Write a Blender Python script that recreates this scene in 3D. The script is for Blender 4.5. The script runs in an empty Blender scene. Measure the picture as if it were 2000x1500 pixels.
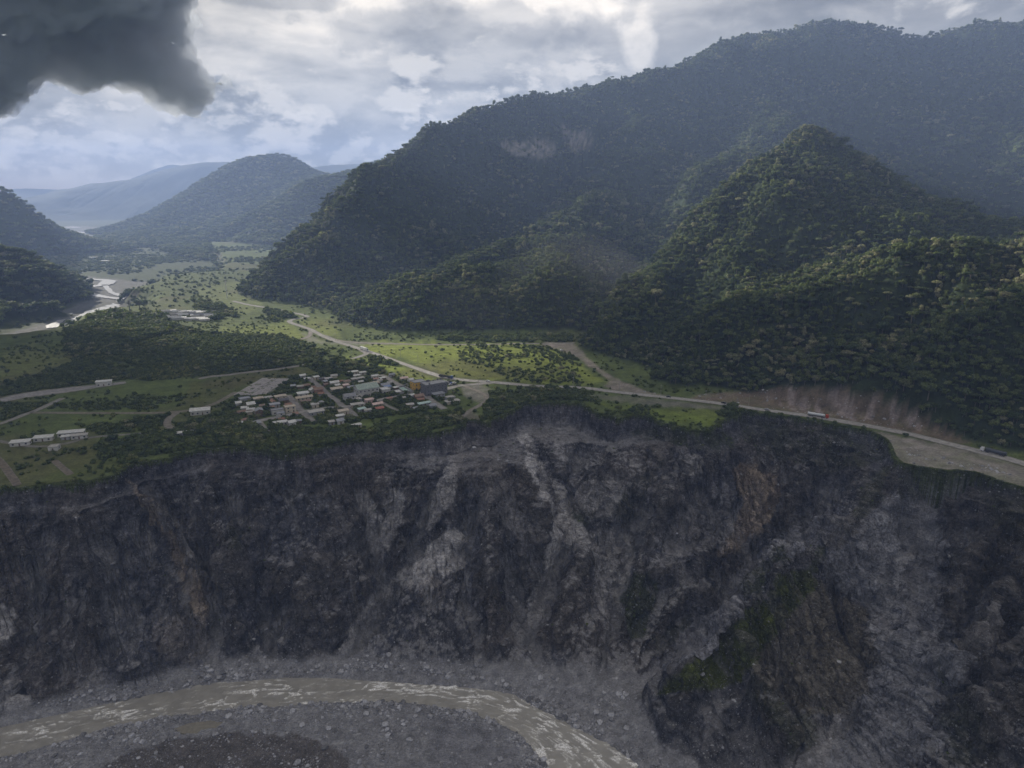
import bpy, math, random
import numpy as np
from mathutils import Matrix, Vector
scene = bpy.context.scene
COL = scene.collection
rnd = random.Random(7)
RN = np.random.RandomState(11)

# ------------------------------------------------------------------ camera
CAMH, FPX, PITCH = 185.0, 1350.0, math.radians(15.7)
cp, sp = math.cos(PITCH), math.sin(PITCH)
cam_d = bpy.data.cameras.new('camera'); cam = bpy.data.objects.new('camera', cam_d); COL.objects.link(cam)
cam.location = (0, 0, CAMH); cam.rotation_euler = (math.pi/2 - PITCH, 0, 0)
cam_d.sensor_width = 36.0; cam_d.lens = 36.0*FPX/2000.0
cam_d.clip_start = 1.0; cam_d.clip_end = 60000.0
scene.camera = cam

# ------------------------------------------------------------------ light
SUN_EL, SUN_AZ = math.radians(17.0), math.radians(-45)      # azimuth from +Y (view direction), negative = left
sun_d = bpy.data.lights.new('sun', 'SUN'); sun_o = bpy.data.objects.new('sun', sun_d); COL.objects.link(sun_o)
sun_d.energy = 5.0; sun_d.angle = math.radians(2.0); sun_d.color = (1.0, 0.93, 0.80)
sdir = Vector((math.sin(SUN_AZ)*math.cos(SUN_EL), math.cos(SUN_AZ)*math.cos(SUN_EL), math.sin(SUN_EL)))
sun_o.rotation_euler = sdir.to_track_quat('Z', 'Y').to_euler()
sun_o.location = (0, 0, 2000)
vs = scene.view_settings
vs.view_transform = 'Standard'; vs.look = 'None'; vs.gamma = 1.0; vs.exposure = 1.2
vs.use_curve_mapping = False
scene.cycles.volume_bounces = 3
scene.cycles.max_bounces = 6
scene.cycles.diffuse_bounces = 3
scene.cycles.use_denoising = True
try:
    scene.cycles.denoiser = 'OPENIMAGEDENOISE'
    scene.cycles.denoising_prefilter = 'ACCURATE'
except Exception: pass
scene.cycles.volume_step_rate = 4.0

# ------------------------------------------------------------------ projection helpers (used to read places off the photograph)
def ray(px, py):
    xc = np.asarray(px, float) - 1000.0; yc = 750.0 - np.asarray(py, float)
    return xc, FPX*cp + yc*sp, yc*cp - FPX*sp
def gp(px, py, z=0.0):
    x, f, u = ray(px, py); s = (z - CAMH)/u
    return (float(x*s), float(f*s), float(z))
def dp(px, py, Y):
    x, f, u = ray(px, py); s = Y/f
    return (float(x*s), float(Y), float(CAMH + u*s))
def proj(X, Y, Z):
    dz = Z - CAMH
    d = np.maximum(Y*cp - dz*sp, 1.0); u = Y*sp + dz*cp
    return 1000.0 + FPX*X/d, 750.0 - FPX*u/d
def dirpx(px, py):
    x, f, u = ray(px, py); v = np.array([float(x), float(f), float(u)]); return v/np.linalg.norm(v)

# ------------------------------------------------------------------ shader node helper
class NT:
    def __init__(s, tree): s.t = tree; s.n = tree.nodes; s.l = tree.links
    def new(s, typ, **kw):
        nd = s.n.new(typ)
        for k, v in kw.items():
            if k.startswith('i_'):
                key = k[2:]; key = int(key) if key.isdigit() else key.replace('_', ' ')
                s.set(nd.inputs[key], v)
            else: setattr(nd, k, v)
        return nd
    def set(s, sock, v):
        if isinstance(v, bpy.types.NodeSocket): s.l.new(v, sock)
        else: sock.default_value = v
    def math(s, op, a, b=0.0, c=0.0, clamp=False):
        nd = s.n.new('ShaderNodeMath'); nd.operation = op; nd.use_clamp = clamp
        s.set(nd.inputs[0], a); s.set(nd.inputs[1], b); s.set(nd.inputs[2], c)
        return nd.outputs[0]
    def vmath(s, op, a, b=(0,0,0)):
        nd = s.n.new('ShaderNodeVectorMath'); nd.operation = op
        s.set(nd.inputs[0], a); s.set(nd.inputs[1], b)
        return nd.outputs['Value'] if op in ('DOT_PRODUCT', 'LENGTH', 'DISTANCE') else nd.outputs[0]
    def mix(s, f, a, b, blend='MIX'):
        nd = s.n.new('ShaderNodeMix'); nd.data_type = 'RGBA'; nd.blend_type = blend; nd.clamp_factor = True
        s.set(nd.inputs[0], f); s.set(nd.inputs[6], a); s.set(nd.inputs[7], b)
        return nd.outputs[2]
    def ramp(s, f, lo, hi, a=0.0, b=1.0, smooth=True):
        nd = s.n.new('ShaderNodeMapRange'); nd.interpolation_type = 'SMOOTHSTEP' if smooth else 'LINEAR'
        s.set(nd.inputs[0], f); s.set(nd.inputs[1], lo); s.set(nd.inputs[2], hi); s.set(nd.inputs[3], a); s.set(nd.inputs[4], b)
        return nd.outputs[0]
    def noise(s, vec, scale, detail=4.0, rough=0.55, dist=0.0, out=0, lac=2.0):
        nd = s.n.new('ShaderNodeTexNoise'); nd.noise_dimensions = '3D'
        s.set(nd.inputs['Vector'], vec); nd.inputs['Scale'].default_value = scale
        nd.inputs['Detail'].default_value = detail; nd.inputs['Roughness'].default_value = rough
        nd.inputs['Distortion'].default_value = dist; nd.inputs['Lacunarity'].default_value = lac
        return nd.outputs[out]

# ------------------------------------------------------------------ sky: daylight Nishita under a broken grey cloud deck
world = bpy.data.worlds.new('World'); scene.world = world; world.use_nodes = True
world.node_tree.nodes.clear(); w = NT(world.node_tree)
sky = w.new('ShaderNodeTexSky', sky_type='NISHITA', sun_disc=False, sun_elevation=SUN_EL, sun_rotation=SUN_AZ, altitude=1500.0)
tc = w.new('ShaderNodeTexCoord').outputs['Generated']
sep = w.new('ShaderNodeSeparateXYZ', i_0=tc)
zc = w.math('MAXIMUM', sep.outputs[2], 0.0)
den = w.math('ADD', zc, 0.16)
pl = w.new('ShaderNodeCombineXYZ', i_0=w.math('DIVIDE', sep.outputs[0], den), i_1=w.math('DIVIDE', sep.outputs[1], den), i_2=0.0).outputs[0]
# broad layered stratus (planar) + billows (on the sphere, flattened)
n1 = w.noise(pl, 1.1, 7.0, 0.55, 0.6)
n2 = w.noise(w.vmath('ADD', pl, (7.3, 2.1, 0)), 2.6, 8.0, 0.6, 0.4)
sph = w.vmath('MULTIPLY', tc, (1.0, 1.0, 2.0))
bil = w.noise(sph, 9.0, 9.0, 0.60, 0.35)
bil2 = w.noise(w.vmath('ADD', sph, (3.1, 0.7, 1.9)), 22.0, 8.0, 0.62, 0.2)
# brightness of the deck: a glow where the hidden sun lies, greyer away from it
gl = w.vmath('DOT_PRODUCT', tc, tuple(dirpx(620, 120)))
glow = w.ramp(gl, 0.80, 1.0)
base = w.math('MULTIPLY', w.math('ADD', w.math('MULTIPLY', glow, 0.17), 0.105), w.math('ADD', 0.85, w.math('MULTIPLY', zc, 3.3)))
base = w.math('MULTIPLY', base, w.ramp(n1, 0.33, 0.66, 0.62, 1.22))
base = w.math('MULTIPLY', base, w.ramp(n2, 0.35, 0.65, 0.80, 1.12))
def tint(v, c0, c1, lo, hi): return w.mix(w.ramp(v, lo, hi, smooth=False), c0, c1)
# bright torn edges high up, centre right
def blob(px, py, rx, ry, seed, rough=0.9, nscale=14.0, soft=0.35):
    c = dirpx(px, py)
    r = np.array([c[1], -c[0], 0]); r /= np.linalg.norm(r); u = np.cross(r, c)
    a = w.math('DIVIDE', w.vmath('DOT_PRODUCT', tc, tuple(r)), rx/1350.0)
    b = w.math('DIVIDE', w.vmath('DOT_PRODUCT', tc, tuple(u)), ry/1350.0)
    d = w.math('SQRT', w.math('ADD', w.math('MULTIPLY', a, a), w.math('MULTIPLY', b, b)))
    front = w.math('GREATER_THAN', w.vmath('DOT_PRODUCT', tc, tuple(c)), 0.3)
    nn = w.noise(w.vmath('ADD', tc, (seed, seed*1.7, 0)), nscale, 8.0, 0.58, 0.3)
    d = w.math('ADD', d, w.math('MULTIPLY', w.math('SUBTRACT', nn, 0.5), -rough*2.2))
    return w.math('MULTIPLY', w.ramp(d, 1.0 + soft*0.5, 1.0 - soft), front)
hi1 = w.math('MAXIMUM', blob(1070, 8, 130, 34, 1.3), blob(1250, 85, 34, 60, 2.9))
hi1 = w.math('MAXIMUM', hi1, w.math('MULTIPLY', blob(720, 20, 60, 30, 5.2), 0.6))
base = w.math('ADD', base, w.math('MULTIPLY', hi1, 0.20))
greyc = w.math('MAXIMUM', blob(960, 140, 110, 40, 8.2, 1.0), blob(900, 60, 260, 40, 4.4, 1.1))
greyc = w.math('MAXIMUM', greyc, blob(560, 0, 110, 16, 3.4, 1.0))
base = w.math('MULTIPLY', base, w.math('SUBTRACT', 1.0, w.math('MULTIPLY', greyc, 0.36)))
# cumulus band low over the hills: heaped clouds lit from behind and above, grey bases
def heaps(scale, off, stretch, lo, hi, top0, top1, dark, lit, amt):
    global base
    p = w.vmath('ADD', w.vmath('MULTIPLY', tc, (1.0, 1.0, stretch)), off)
    q = w.vmath('ADD', p, tuple(0.055*9.0/scale*v for v in (-0.25, 0.35, 1.0)))
    d0 = w.noise(p, scale, 9.0, 0.58, 0.15); d1 = w.noise(q, scale, 9.0, 0.58, 0.15)
    zf = w.ramp(sep.outputs[2], top0, top1*1.7, 0.0, 0.42, False)
    m_ = w.ramp(w.math('SUBTRACT', d0, zf), lo, hi)
    m_ = w.math('MULTIPLY', m_, w.ramp(sep.outputs[2], 0.0, 0.025))
    sh = w.ramp(w.math('SUBTRACT', d0, d1), -0.07, 0.09, dark, lit)
    base = w.math('ADD', w.math('MULTIPLY', base, w.math('SUBTRACT', 1.0, w.math('MULTIPLY', m_, amt))), w.math('MULTIPLY', sh, w.math('MULTIPLY', m_, amt)))
heaps(5.0, (2.0, 5.0, 1.0), 1.9, 0.37, 0.52, 0.08, 0.24, 0.10, 0.33, 0.70)
heaps(11.0, (0.3, 1.0, 0.4), 1.9, 0.33, 0.46, 0.02, 0.185, 0.07, 0.42, 0.85)
heaps(24.0, (4.3, 2.0, 1.4), 1.7, 0.38, 0.50, 0.02, 0.150, 0.08, 0.50, 0.55)
sc = w.mix(w.ramp(base, 0.10, 0.55, smooth=False), (1.0, 0.985, 0.98, 1), (1.10, 1.0, 0.87, 1))
cloud = w.vmath('MULTIPLY', sc, w.new('ShaderNodeCombineXYZ', i_0=base, i_1=base, i_2=base).outputs[0])
# towards the ground horizon: dull
bgc = w.new('ShaderNodeBackground'); w.set(bgc.inputs[0], cloud); bgc.inputs[1].default_value = 1.0
bgs = w.new('ShaderNodeBackground'); w.set(bgs.inputs[0], sky.outputs[0]); bgs.inputs[1].default_value = 0.07
mixs = w.new('ShaderNodeMixShader'); mixs.inputs[0].default_value = 0.90
w.l.new(bgs.outputs[0], mixs.inputs[1]); w.l.new(bgc.outputs[0], mixs.inputs[2])
wo = w.new('ShaderNodeOutputWorld'); w.l.new(mixs.outputs[0], wo.inputs[0])
world.cycles.sampling_method = 'MANUAL'; world.cycles.sample_map_resolution = 512

# ------------------------------------------------------------------ numeric helpers
def _h(ix, iy, seed):
    n = (ix.astype(np.int64)*374761393 + iy.astype(np.int64)*668265263 + seed*144269504) & 0xffffffff
    n = ((n ^ (n >> 13))*1274126177) & 0xffffffff
    return ((n ^ (n >> 16)) & 0xffff)/65535.0
def vnoise(x, y, seed=0):
    ix = np.floor(x); iy = np.floor(y); fx = x-ix; fy = y-iy
    fx = fx*fx*(3-2*fx); fy = fy*fy*(3-2*fy)
    a = _h(ix, iy, seed); b = _h(ix+1, iy, seed); c = _h(ix, iy+1, seed); d = _h(ix+1, iy+1, seed)
    return (a*(1-fx)+b*fx)*(1-fy) + (c*(1-fx)+d*fx)*fy
def fbm(x, y, scale, octv=4, seed=0, rough=0.5, ridged=False):
    s = 0; a = 1; t = 0; ca, sa = math.cos(.6), math.sin(.6)
    x = x/scale; y = y/scale
    for o in range(octv):
        n = vnoise(x, y, seed+o*17)
        if ridged: n = 1-np.abs(2*n-1)
        s = s + a*n; t += a; a *= rough
        x, y = (x*ca - y*sa)*2.03+5.1, (x*sa + y*ca)*2.03+1.7
    return s/t
def sstep(a, b, x):
    t = np.clip((x-a)/(b-a), 0, 1); return t*t*(3-2*t)
def inpoly(x, y, poly):
    r = np.zeros(x.shape, bool); n = len(poly)
    for i in range(n):
        x0, y0 = poly[i][:2]; x1, y1 = poly[(i+1) % n][:2]
        if y0 == y1: continue
        c = ((y0 > y) != (y1 > y)) & (x < (x1-x0)*(y-y0)/(y1-y0) + x0)
        r ^= c
    return r
def pdist(x, y, line, closed=False):
    best = np.full(x.shape, 1e18); n = len(line)
    for i in range(n if closed else n-1):
        x0, y0 = line[i][:2]; x1, y1 = line[(i+1) % n][:2]
        dx, dy = x1-x0, y1-y0; L = dx*dx+dy*dy+1e-9
        t = np.clip(((x-x0)*dx+(y-y0)*dy)/L, 0, 1)
        best = np.minimum(best, (x-x0-t*dx)**2 + (y-y0-t*dy)**2)
    return np.sqrt(best)
def soft(x, y, poly, width, warp=0.0, seed=3, wscale=None):
    """1 inside a traced patch, 0 outside, with an uneven edge"""
    if warp:
        ws = wscale or warp*2.5
        x = x + (fbm(x, y, ws, 5, seed, .62)-.5)*2.3*warp; y = y + (fbm(x, y, ws, 5, seed+50, .62)-.5)*2.3*warp
    xs = [p[0] for p in poly]; ys = [p[1] for p in poly]
    out = np.zeros(x.shape); m = (x > min(xs)-width*2) & (x < max(xs)+width*2) & (y > min(ys)-width*2) & (y < max(ys)+width*2)
    if not m.any(): return out
    xm, ym = x[m], y[m]
    d = pdist(xm, ym, poly, True); s = np.where(inpoly(xm, ym, poly), d, -d)
    out[m] = sstep(-width, width, s); return out
def line_amt(x, y, line, width):
    xs = [p[0] for p in line]; ys = [p[1] for p in line]
    out = np.zeros(x.shape); m = (x > min(xs)-width*3) & (x < max(xs)+width*3) & (y > min(ys)-width*3) & (y < max(ys)+width*3)
    if not m.any(): return out
    d = pdist(x[m], y[m], line); out[m] = np.exp(-(d/width)**2*1.0); return out
def rbf(pts, X, Y, reg=0.0):
    P = np.array(pts, float); n = len(P); S = 1000.0
    p = P[:, :2]/S
    D = np.sqrt(((p[:, None]-p[None])**2).sum(-1)) + np.eye(n)*(-reg)
    A = np.zeros((n+3, n+3)); A[:n, :n] = D; A[:n, n] = 1; A[:n, n+1:] = p; A[n, :n] = 1; A[n+1:, :n] = p.T
    b = np.concatenate([P[:, 2], [0, 0, 0]]); cf = np.linalg.lstsq(A, b, rcond=None)[0]
    x = X.ravel()/S; y = Y.ravel()/S; out = cf[n] + cf[n+1]*x + cf[n+2]*y
    for i in range(n): out += cf[i]*np.sqrt((x-p[i, 0])**2 + (y-p[i, 1])**2)
    return out.reshape(X.shape)
def dens(line, step):
    """subdivide a 3D polyline"""
    out = []
    for a, b in zip(line[:-1], line[1:]):
        L = math.dist(a[:2], b[:2]); k = max(1, int(L/step))
        for i in range(k): t = i/k; out.append(tuple(a[j]+(b[j]-a[j])*t for j in range(len(a))))
    out.append(tuple(line[-1])); return out
def bil(G, x0, y0, st, X, Y):
    fx = np.clip((X-x0)/st, 0, G.shape[1]-1.001); fy = np.clip((Y-y0)/st, 0, G.shape[0]-1.001)
    ix = fx.astype(int); iy = fy.astype(int); fx = fx-ix; fy = fy-iy
    return (G[iy, ix]*(1-fx)+G[iy, ix+1]*fx)*(1-fy) + (G[iy+1, ix]*(1-fx)+G[iy+1, ix+1]*fx)*fy
def blur(h, n=1):
    for _ in range(n):
        p = np.pad(h, 1, mode='edge')
        h = (p[:-2, 1:-1]+p[2:, 1:-1]+p[1:-1, :-2]+p[1:-1, 2:]+4*p[1:-1, 1:-1])/8
    return h
NB = [(-1,-1),(-1,0),(-1,1),(0,-1),(0,1),(1,-1),(1,0),(1,1)]
def flow(h, st):
    H, W = h.shape; p = np.pad(h, 1, mode='edge'); idx = np.arange(H*W).reshape(H, W)
    best = np.full(h.shape, 1e-5); rc = idx.copy()
    for dy, dx in NB:
        q = p[1+dy:1+dy+H, 1+dx:1+dx+W]; s = (h-q)/(st*math.hypot(dx, dy)); m = s > best
        best = np.where(m, s, best); rc = np.where(m, idx+dy*W+dx, rc)
    for e in (0, -1):
        rc[e, :] = idx[e, :]; rc[:, e] = idx[:, e]
    return rc.ravel(), best
def accum(rc, wt):
    n = rc.size; r = np.append(rc, n); r = np.where(r == np.arange(n+1), n, r)
    S = np.append(wt.ravel().astype(float), 0.0)
    for _ in range(13):
        act = r != n
        if not act.any(): break
        S = S + np.bincount(r[act], weights=S[act], minlength=n+1); r = r[r]
    return S[:n]
def erode(h, st, K, n, fixed=None, m=0.45, diff=0.0, Kmap=None, wt=None):
    if wt is None: wt = np.ones(h.shape)
    for it in range(n):
        rc, sl = flow(h, st); A = accum(rc, wt).reshape(h.shape)
        k = K*(A*st*st)**m/st
        if Kmap is not None: k = k*Kmap
        hr = h.ravel()[rc].reshape(h.shape)
        hn = (h + k*hr)/(1+k)
        if diff: hn = hn + diff*(blur(hn)-hn)
        h = np.where(fixed, h, hn) if fixed is not None else hn
    return h, A
# ------------------------------------------------------------------ materials
def new_mat(name):
    m = bpy.data.materials.new(name); m.use_nodes = True; m.node_tree.nodes.clear(); t = NT(m.node_tree)
    b = t.new('ShaderNodeBsdfPrincipled'); o = t.new('ShaderNodeOutputMaterial'); t.l.new(b.outputs[0], o.inputs[0])
    b.inputs['Specular IOR Level'].default_value = 0.04; b.inputs['Roughness'].default_value = 0.9
    return m, t, b, o
def plain(name, col, rough=0.7, metal=0.0, vary=0.15, scale=0.6):
    m, t, b, o = new_mat(name); tc = t.new('ShaderNodeTexCoord').outputs['Object']
    n = t.noise(tc, scale, 5.0, 0.6); n2 = t.noise(tc, scale*7, 3.0, 0.6)
    v = t.math('ADD', t.ramp(n, 0.3, 0.7, 1-vary, 1+vary), t.ramp(n2, 0.3, 0.7, -vary*0.4, vary*0.4))
    c = t.vmath('MULTIPLY', tuple(col), t.new('ShaderNodeCombineXYZ', i_0=v, i_1=v, i_2=v).outputs[0])
    t.set(b.inputs['Base Color'], c); b.inputs['Roughness'].default_value = rough; b.inputs['Specular IOR Level'].default_value = 0.3; b.inputs['Metallic'].default_value = metal
    return m
def ground_mat(name, rock_scale, bump, spots, fine):
    m, t, b, o = new_mat(name)
    geo = t.new('ShaderNodeNewGeometry'); pos = geo.outputs['Position']
    at = t.new('ShaderNodeAttribute', attribute_name='Col').outputs['Color']
    n = t.noise(pos, rock_scale, 8.0, 0.62); n2 = t.noise(pos, rock_scale*6, 5.0, 0.65)
    v = t.math('MULTIPLY', t.ramp(n, 0.32, 0.68, 0.76, 1.24), t.ramp(n2, 0.3, 0.7, 1-fine, 1+fine))
    if spots:      # rock: broken tone, cracks and bedding
        sp_ = t.new('ShaderNodeSeparateXYZ', i_0=pos); wp = t.vmath('ADD', t.vmath('MULTIPLY', pos, (0.10, 0.10, 0.75)), t.vmath('MULTIPLY', t.noise(pos, 0.05, 3.0, out=1), (1.5, 1.5, 3.0)))
        bed_ = t.noise(wp, 1.0, 5.0, 0.6); n3 = t.noise(t.vmath('MULTIPLY', pos, (1.0, 1.0, 0.55)), 0.42, 7.0, 0.68, 0.6)
        vc = t.new('ShaderNodeTexVoronoi', feature='DISTANCE_TO_EDGE'); t.set(vc.inputs['Vector'], t.vmath('ADD', t.vmath('MULTIPLY', pos, (1, 1, 0.6)), t.vmath('MULTIPLY', t.noise(pos, 0.3, 4.0, out=1), (3.5, 3.5, 3.5)))); vc.inputs['Scale'].default_value = 0.20
        crk = t.ramp(vc.outputs['Distance'], 0.0, 0.11, 0.66, 1.0)
        rough_ = t.math('MULTIPLY', t.math('MULTIPLY', t.ramp(n3, 0.34, 0.66, 0.66, 1.38), t.ramp(bed_, 0.36, 0.64, 0.78, 1.24)), crk)
        stn = t.new('ShaderNodeAttribute', attribute_name='Stony').outputs['Fac']
        v = t.math('MULTIPLY', v, t.math('ADD', t.math('MULTIPLY', rough_, t.math('SUBTRACT', 1.0, t.math('MULTIPLY', stn, 0.75))), t.math('MULTIPLY', stn, 0.75)))
    c = t.vmath('MULTIPLY', at, t.new('ShaderNodeCombineXYZ', i_0=v, i_1=v, i_2=v).outputs[0])
    if spots:      # scattered stones
        rk = t.new('ShaderNodeAttribute', attribute_name='Stony').outputs['Fac']
        vo = t.new('ShaderNodeTexVoronoi', i_Vector=pos); vo.inputs['Scale'].default_value = 0.55
        vr = t.new('ShaderNodeSeparateColor', i_0=vo.outputs['Color'])
        st = t.math('MULTIPLY', t.math('LESS_THAN', vo.outputs['Distance'], t.math('MULTIPLY', vr.outputs[0], 0.36)), t.math('GREATER_THAN', t.math('ADD', vr.outputs[1], t.math('MULTIPLY', rk, 0.35)), 0.86))
        vo2 = t.new('ShaderNodeTexVoronoi', i_Vector=pos); vo2.inputs['Scale'].default_value = 1.5
        vr2 = t.new('ShaderNodeSeparateColor', i_0=vo2.outputs['Color'])
        st2 = t.math('MULTIPLY', t.math('LESS_THAN', vo2.outputs['Distance'], 0.3), t.math('GREATER_THAN', t.math('ADD', vr2.outputs[1], t.math('MULTIPLY', rk, 0.25)), 0.82))
        st = t.math('MAXIMUM', st, st2)
        c = t.mix(t.math('MULTIPLY', st, 0.8), c, (0.36, 0.36, 0.365, 1))
        hgt = t.math('ADD', t.math('ADD', t.math('MULTIPLY', rough_, 0.55), t.math('MULTIPLY', n, 1.2)), t.math('ADD', t.math('MULTIPLY', n2, 0.3), t.math('MULTIPLY', st, 0.25)))
    else: hgt = t.math('ADD', n, t.math('MULTIPLY', n2, 0.4))
    bu = t.new('ShaderNodeBump'); bu.inputs['Distance'].default_value = bump; bu.inputs['Strength'].default_value = 1.0
    t.set(bu.inputs['Height'], hgt); t.set(b.inputs['Normal'], bu.outputs[0])
    t.set(b.inputs['Base Color'], c); b.inputs['Roughness'].default_value = 0.95
    return m
def grid_mesh(name, X, Y, Z, col, mat, stony=None, quadmask=None, kind='structure', smooth=False):
    H, W = X.shape; idx = np.arange(H*W).reshape(H, W)
    q = np.stack([idx[:-1, :-1], idx[:-1, 1:], idx[1:, 1:], idx[1:, :-1]], -1)
    q = q[quadmask] if quadmask is not None else q.reshape(-1, 4)
    used = np.unique(q); rm = np.full(H*W, -1); rm[used] = np.arange(len(used)); q = rm[q].astype(np.int32)
    co = np.stack([X.ravel(), Y.ravel(), Z.ravel()], -1)[used].astype(np.float32)
    me = bpy.data.meshes.new(name); me.vertices.add(len(used)); me.vertices.foreach_set('co', co.ravel())
    me.loops.add(q.size); me.loops.foreach_set('vertex_index', q.ravel())
    me.polygons.add(len(q)); me.polygons.foreach_set('loop_start', np.arange(0, q.size, 4, dtype=np.int32))
    me.polygons.foreach_set('loop_total', np.full(len(q), 4, np.int32)); me.update(calc_edges=True)
    a = me.attributes.new('Col', 'FLOAT_COLOR', 'POINT'); c4 = np.ones((len(used), 4), np.float32); c4[:, :3] = col.reshape(-1, 3)[used]
    a.data.foreach_set('color', c4.ravel())
    if stony is not None:
        a = me.attributes.new('Stony', 'FLOAT', 'POINT'); a.data.foreach_set('value', stony.ravel()[used].astype(np.float32))
    me.polygons.foreach_set('use_smooth', np.full(len(q), smooth))
    me.materials.append(mat); o = bpy.data.objects.new(name, me); COL.objects.link(o)
    if kind: o['kind'] = kind
    return o
def mixc(c, k, m): return c*(1-m[..., None]) + np.array(k, float)*m[..., None]

# ------------------------------------------------------------------ plan of the gorge rim (traced from the photo, then fixed in the world)
EDGE_PX = [(-900,1080),(-500,1035),(-200,990),(-60,968),(0,962),(100,950),(180,940),(240,927),(262,906),(330,896),(400,882),(480,874),(560,882),(625,875),(690,860),(760,853),(850,845),(890,836),(908,823),(950,829),(985,812),(1020,789),(1060,784),(1120,789),(1150,800),(1200,816),(1250,811),(1290,828),(1340,840),(1385,843),(1425,822),(1450,806),(1500,810),(1560,819),(1640,831),(1700,842),(1728,856),(1733,878),(1742,902),(1790,914),(1850,924),(1900,926),(1960,944),(2010,956),(2100,985),(2250,1060),(2500,1250)]
EDGE = [gp(x, y, 0.0) for x, y in EDGE_PX]
GPOLY = [(-1200, -500)] + [(-1200, EDGE[0][1])] + [p[:2] for p in EDGE] + [(EDGE[-1][0]+30, -500)]
BED = -115.0
def gw(X, Y):
    return X + (fbm(X, Y, 34, 5, 5, .6)-.5)*19, Y + (fbm(X, Y, 34, 5, 9, .6)-.5)*19
def rim_sd(X, Y):
    """signed distance to the rim, positive on the gorge side"""
    xw, yw = gw(X, Y); d = pdist(xw, yw, [p[:2] for p in EDGE]); return np.where(inpoly(xw, yw, GPOLY), d, -d)

# valley of the far river, 30 m under the terrace
VALZ = -28.0
VAL_PX = [(-900,640),(-60,672),(30,668),(90,655),(140,646),(160,628),(230,612),(285,606),(300,590),(262,575),(292,566),(318,556),(330,545),(420,538),(450,520),(400,470),(100,430),(-900,430)]
VAL = [gp(x, y, -12.0)[:2] for x, y in VAL_PX]
def floorZ(X, Y):
    d = pdist(X, Y, VAL, True); s = np.where(inpoly(X, Y, VAL), d, -d)
    z = VALZ*sstep(-12, 34, s + (fbm(X, Y, 60, 3, 21)-.5)*34)
    z = np.where(Y > 2600, VALZ, z)
    return z + (fbm(X, Y, 90, 3, 33)-.5)*1.6*sstep(640, 760, Y)

# ------------------------------------------------------------------ mountains: summit lines, spurs, gullies and foot lines as 3D points
M = []
def L3(lst, step=70): M.extend(dens([dp(*p) for p in lst], step))
def foot(lst, z=0.0, step=50): M.extend(dens([gp(x, y, z) for x, y in lst], step))
# foot of the slopes on the terrace, and the plain before it
FOOT_PX = [(455,600),(500,592),(560,607),(620,622),(665,640),(720,648),(800,656),(900,664),(1000,664),(1080,661),(1130,668),(1142,690),(1175,715),(1215,742),(1262,762),(1350,768),(1450,766),(1540,758),(1620,758),(1700,775),(1760,800),(1830,842),(1880,866),(1960,885),(2080,915),(2300,960)]
foot(FOOT_PX)
for x, y in [(300,640),(400,640),(500,640),(600,660),(700,700),(850,710),(1000,710),(1100,730),(1200,770)]: M.append(gp(x, y, 0)[:2] + (-38,))
for x, y in [(1350,800),(1500,830),(1650,860),(1800,900),(1950,950),(2200,1040)]: M.append(gp(x, y, 0)[:2] + (-45,))
# near right-hand hill (crest)
L3([(1310,712,668),(1335,688,694),(1400,640,705),(1435,600,715),(1480,596,716),(1560,566,705),(1640,556,695),(1700,540,690),(1790,515,676),(1870,492,672),(1960,480,671),(2080,468,672),(2300,440,700)])
L3([(1420,700,660),(1500,690,640),(1600,660,625),(1700,650,605),(1850,650,565),(2000,660,545)], 200)
# gully behind it
L3([(1250,735,700),(1320,640,770),(1400,575,830),(1500,540,820),(1650,505,800),(1760,490,790),(1900,462,830),(2100,430,860)])
# hollows hidden behind the spurs
L3([(735,572,1120),(800,556,1230),(870,542,1330),(960,512,1450),(1012,492,1560),(1065,452,1700),(1118,402,1850)], 80)
L3([(1190,610,960),(1245,560,1120),(1340,462,1270),(1440,368,1370),(1572,292,1430),(1700,392,1400),(1850,480,1330),(1990,500,1280)], 80)
# middle triangular peak
L3([(1145,682,796),(1180,622,850),(1215,568,895),(1240,532,930),(1290,480,975),(1340,430,1020),(1400,372,1065),(1440,332,1092),(1500,310,1115),(1545,262,1140),(1572,240,1150),(1610,252,1155),(1640,290,1160),(1700,352,1160),(1770,402,1140),(1850,448,1110),(1960,470,1080)])
L3([(1500,395,935),(1560,405,915),(1620,412,905),(1700,402,900),(1760,416,890),(1810,450,880)])
L3([(1572,240,1150),(1560,330,1010),(1545,392,925),(1480,470,880),(1400,545,860)], 90)
L3([(1420,440,985),(1380,500,930),(1320,580,870),(1260,650,800)], 90)
# valley left of it and the spur with the low knoll
L3([(1130,664,872),(1165,640,905),(1195,600,1000),(1210,550,1100),(1235,490,1250),(1290,400,1480),(1370,310,1700),(1430,230,1860)])
L3([(1050,650,900),(1080,570,985),(1100,532,1020),(1140,538,1010),(1175,570,960)])
# long left-hand spur from the summit line
L3([(1215,235,1930),(1165,315,1750),(1135,355,1660),(1095,395,1590),(1050,440,1450),(1000,470,1360),(950,490,1280),(860,520,1180),(810,535,1130),(760,550,1080),(728,580,1020),(700,610,980),(682,632,955)])
L3([(1000,560,1040),(930,600,960)], 90)
# hanging valley behind the spur and the rock walls at its head
L3([(1095,290,1960),(1050,300,1900),(960,395,1740),(880,440,1580),(800,500,1370),(735,552,1170),(690,600,1040)])
L3([(900,330,1850),(850,400,1650),(780,450,1480)], 90)
L3([(980,262,1950),(1080,262,1985),(1150,262,1950)], 60)
L3([(980,308,1870),(1080,310,1880)], 60)
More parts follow.
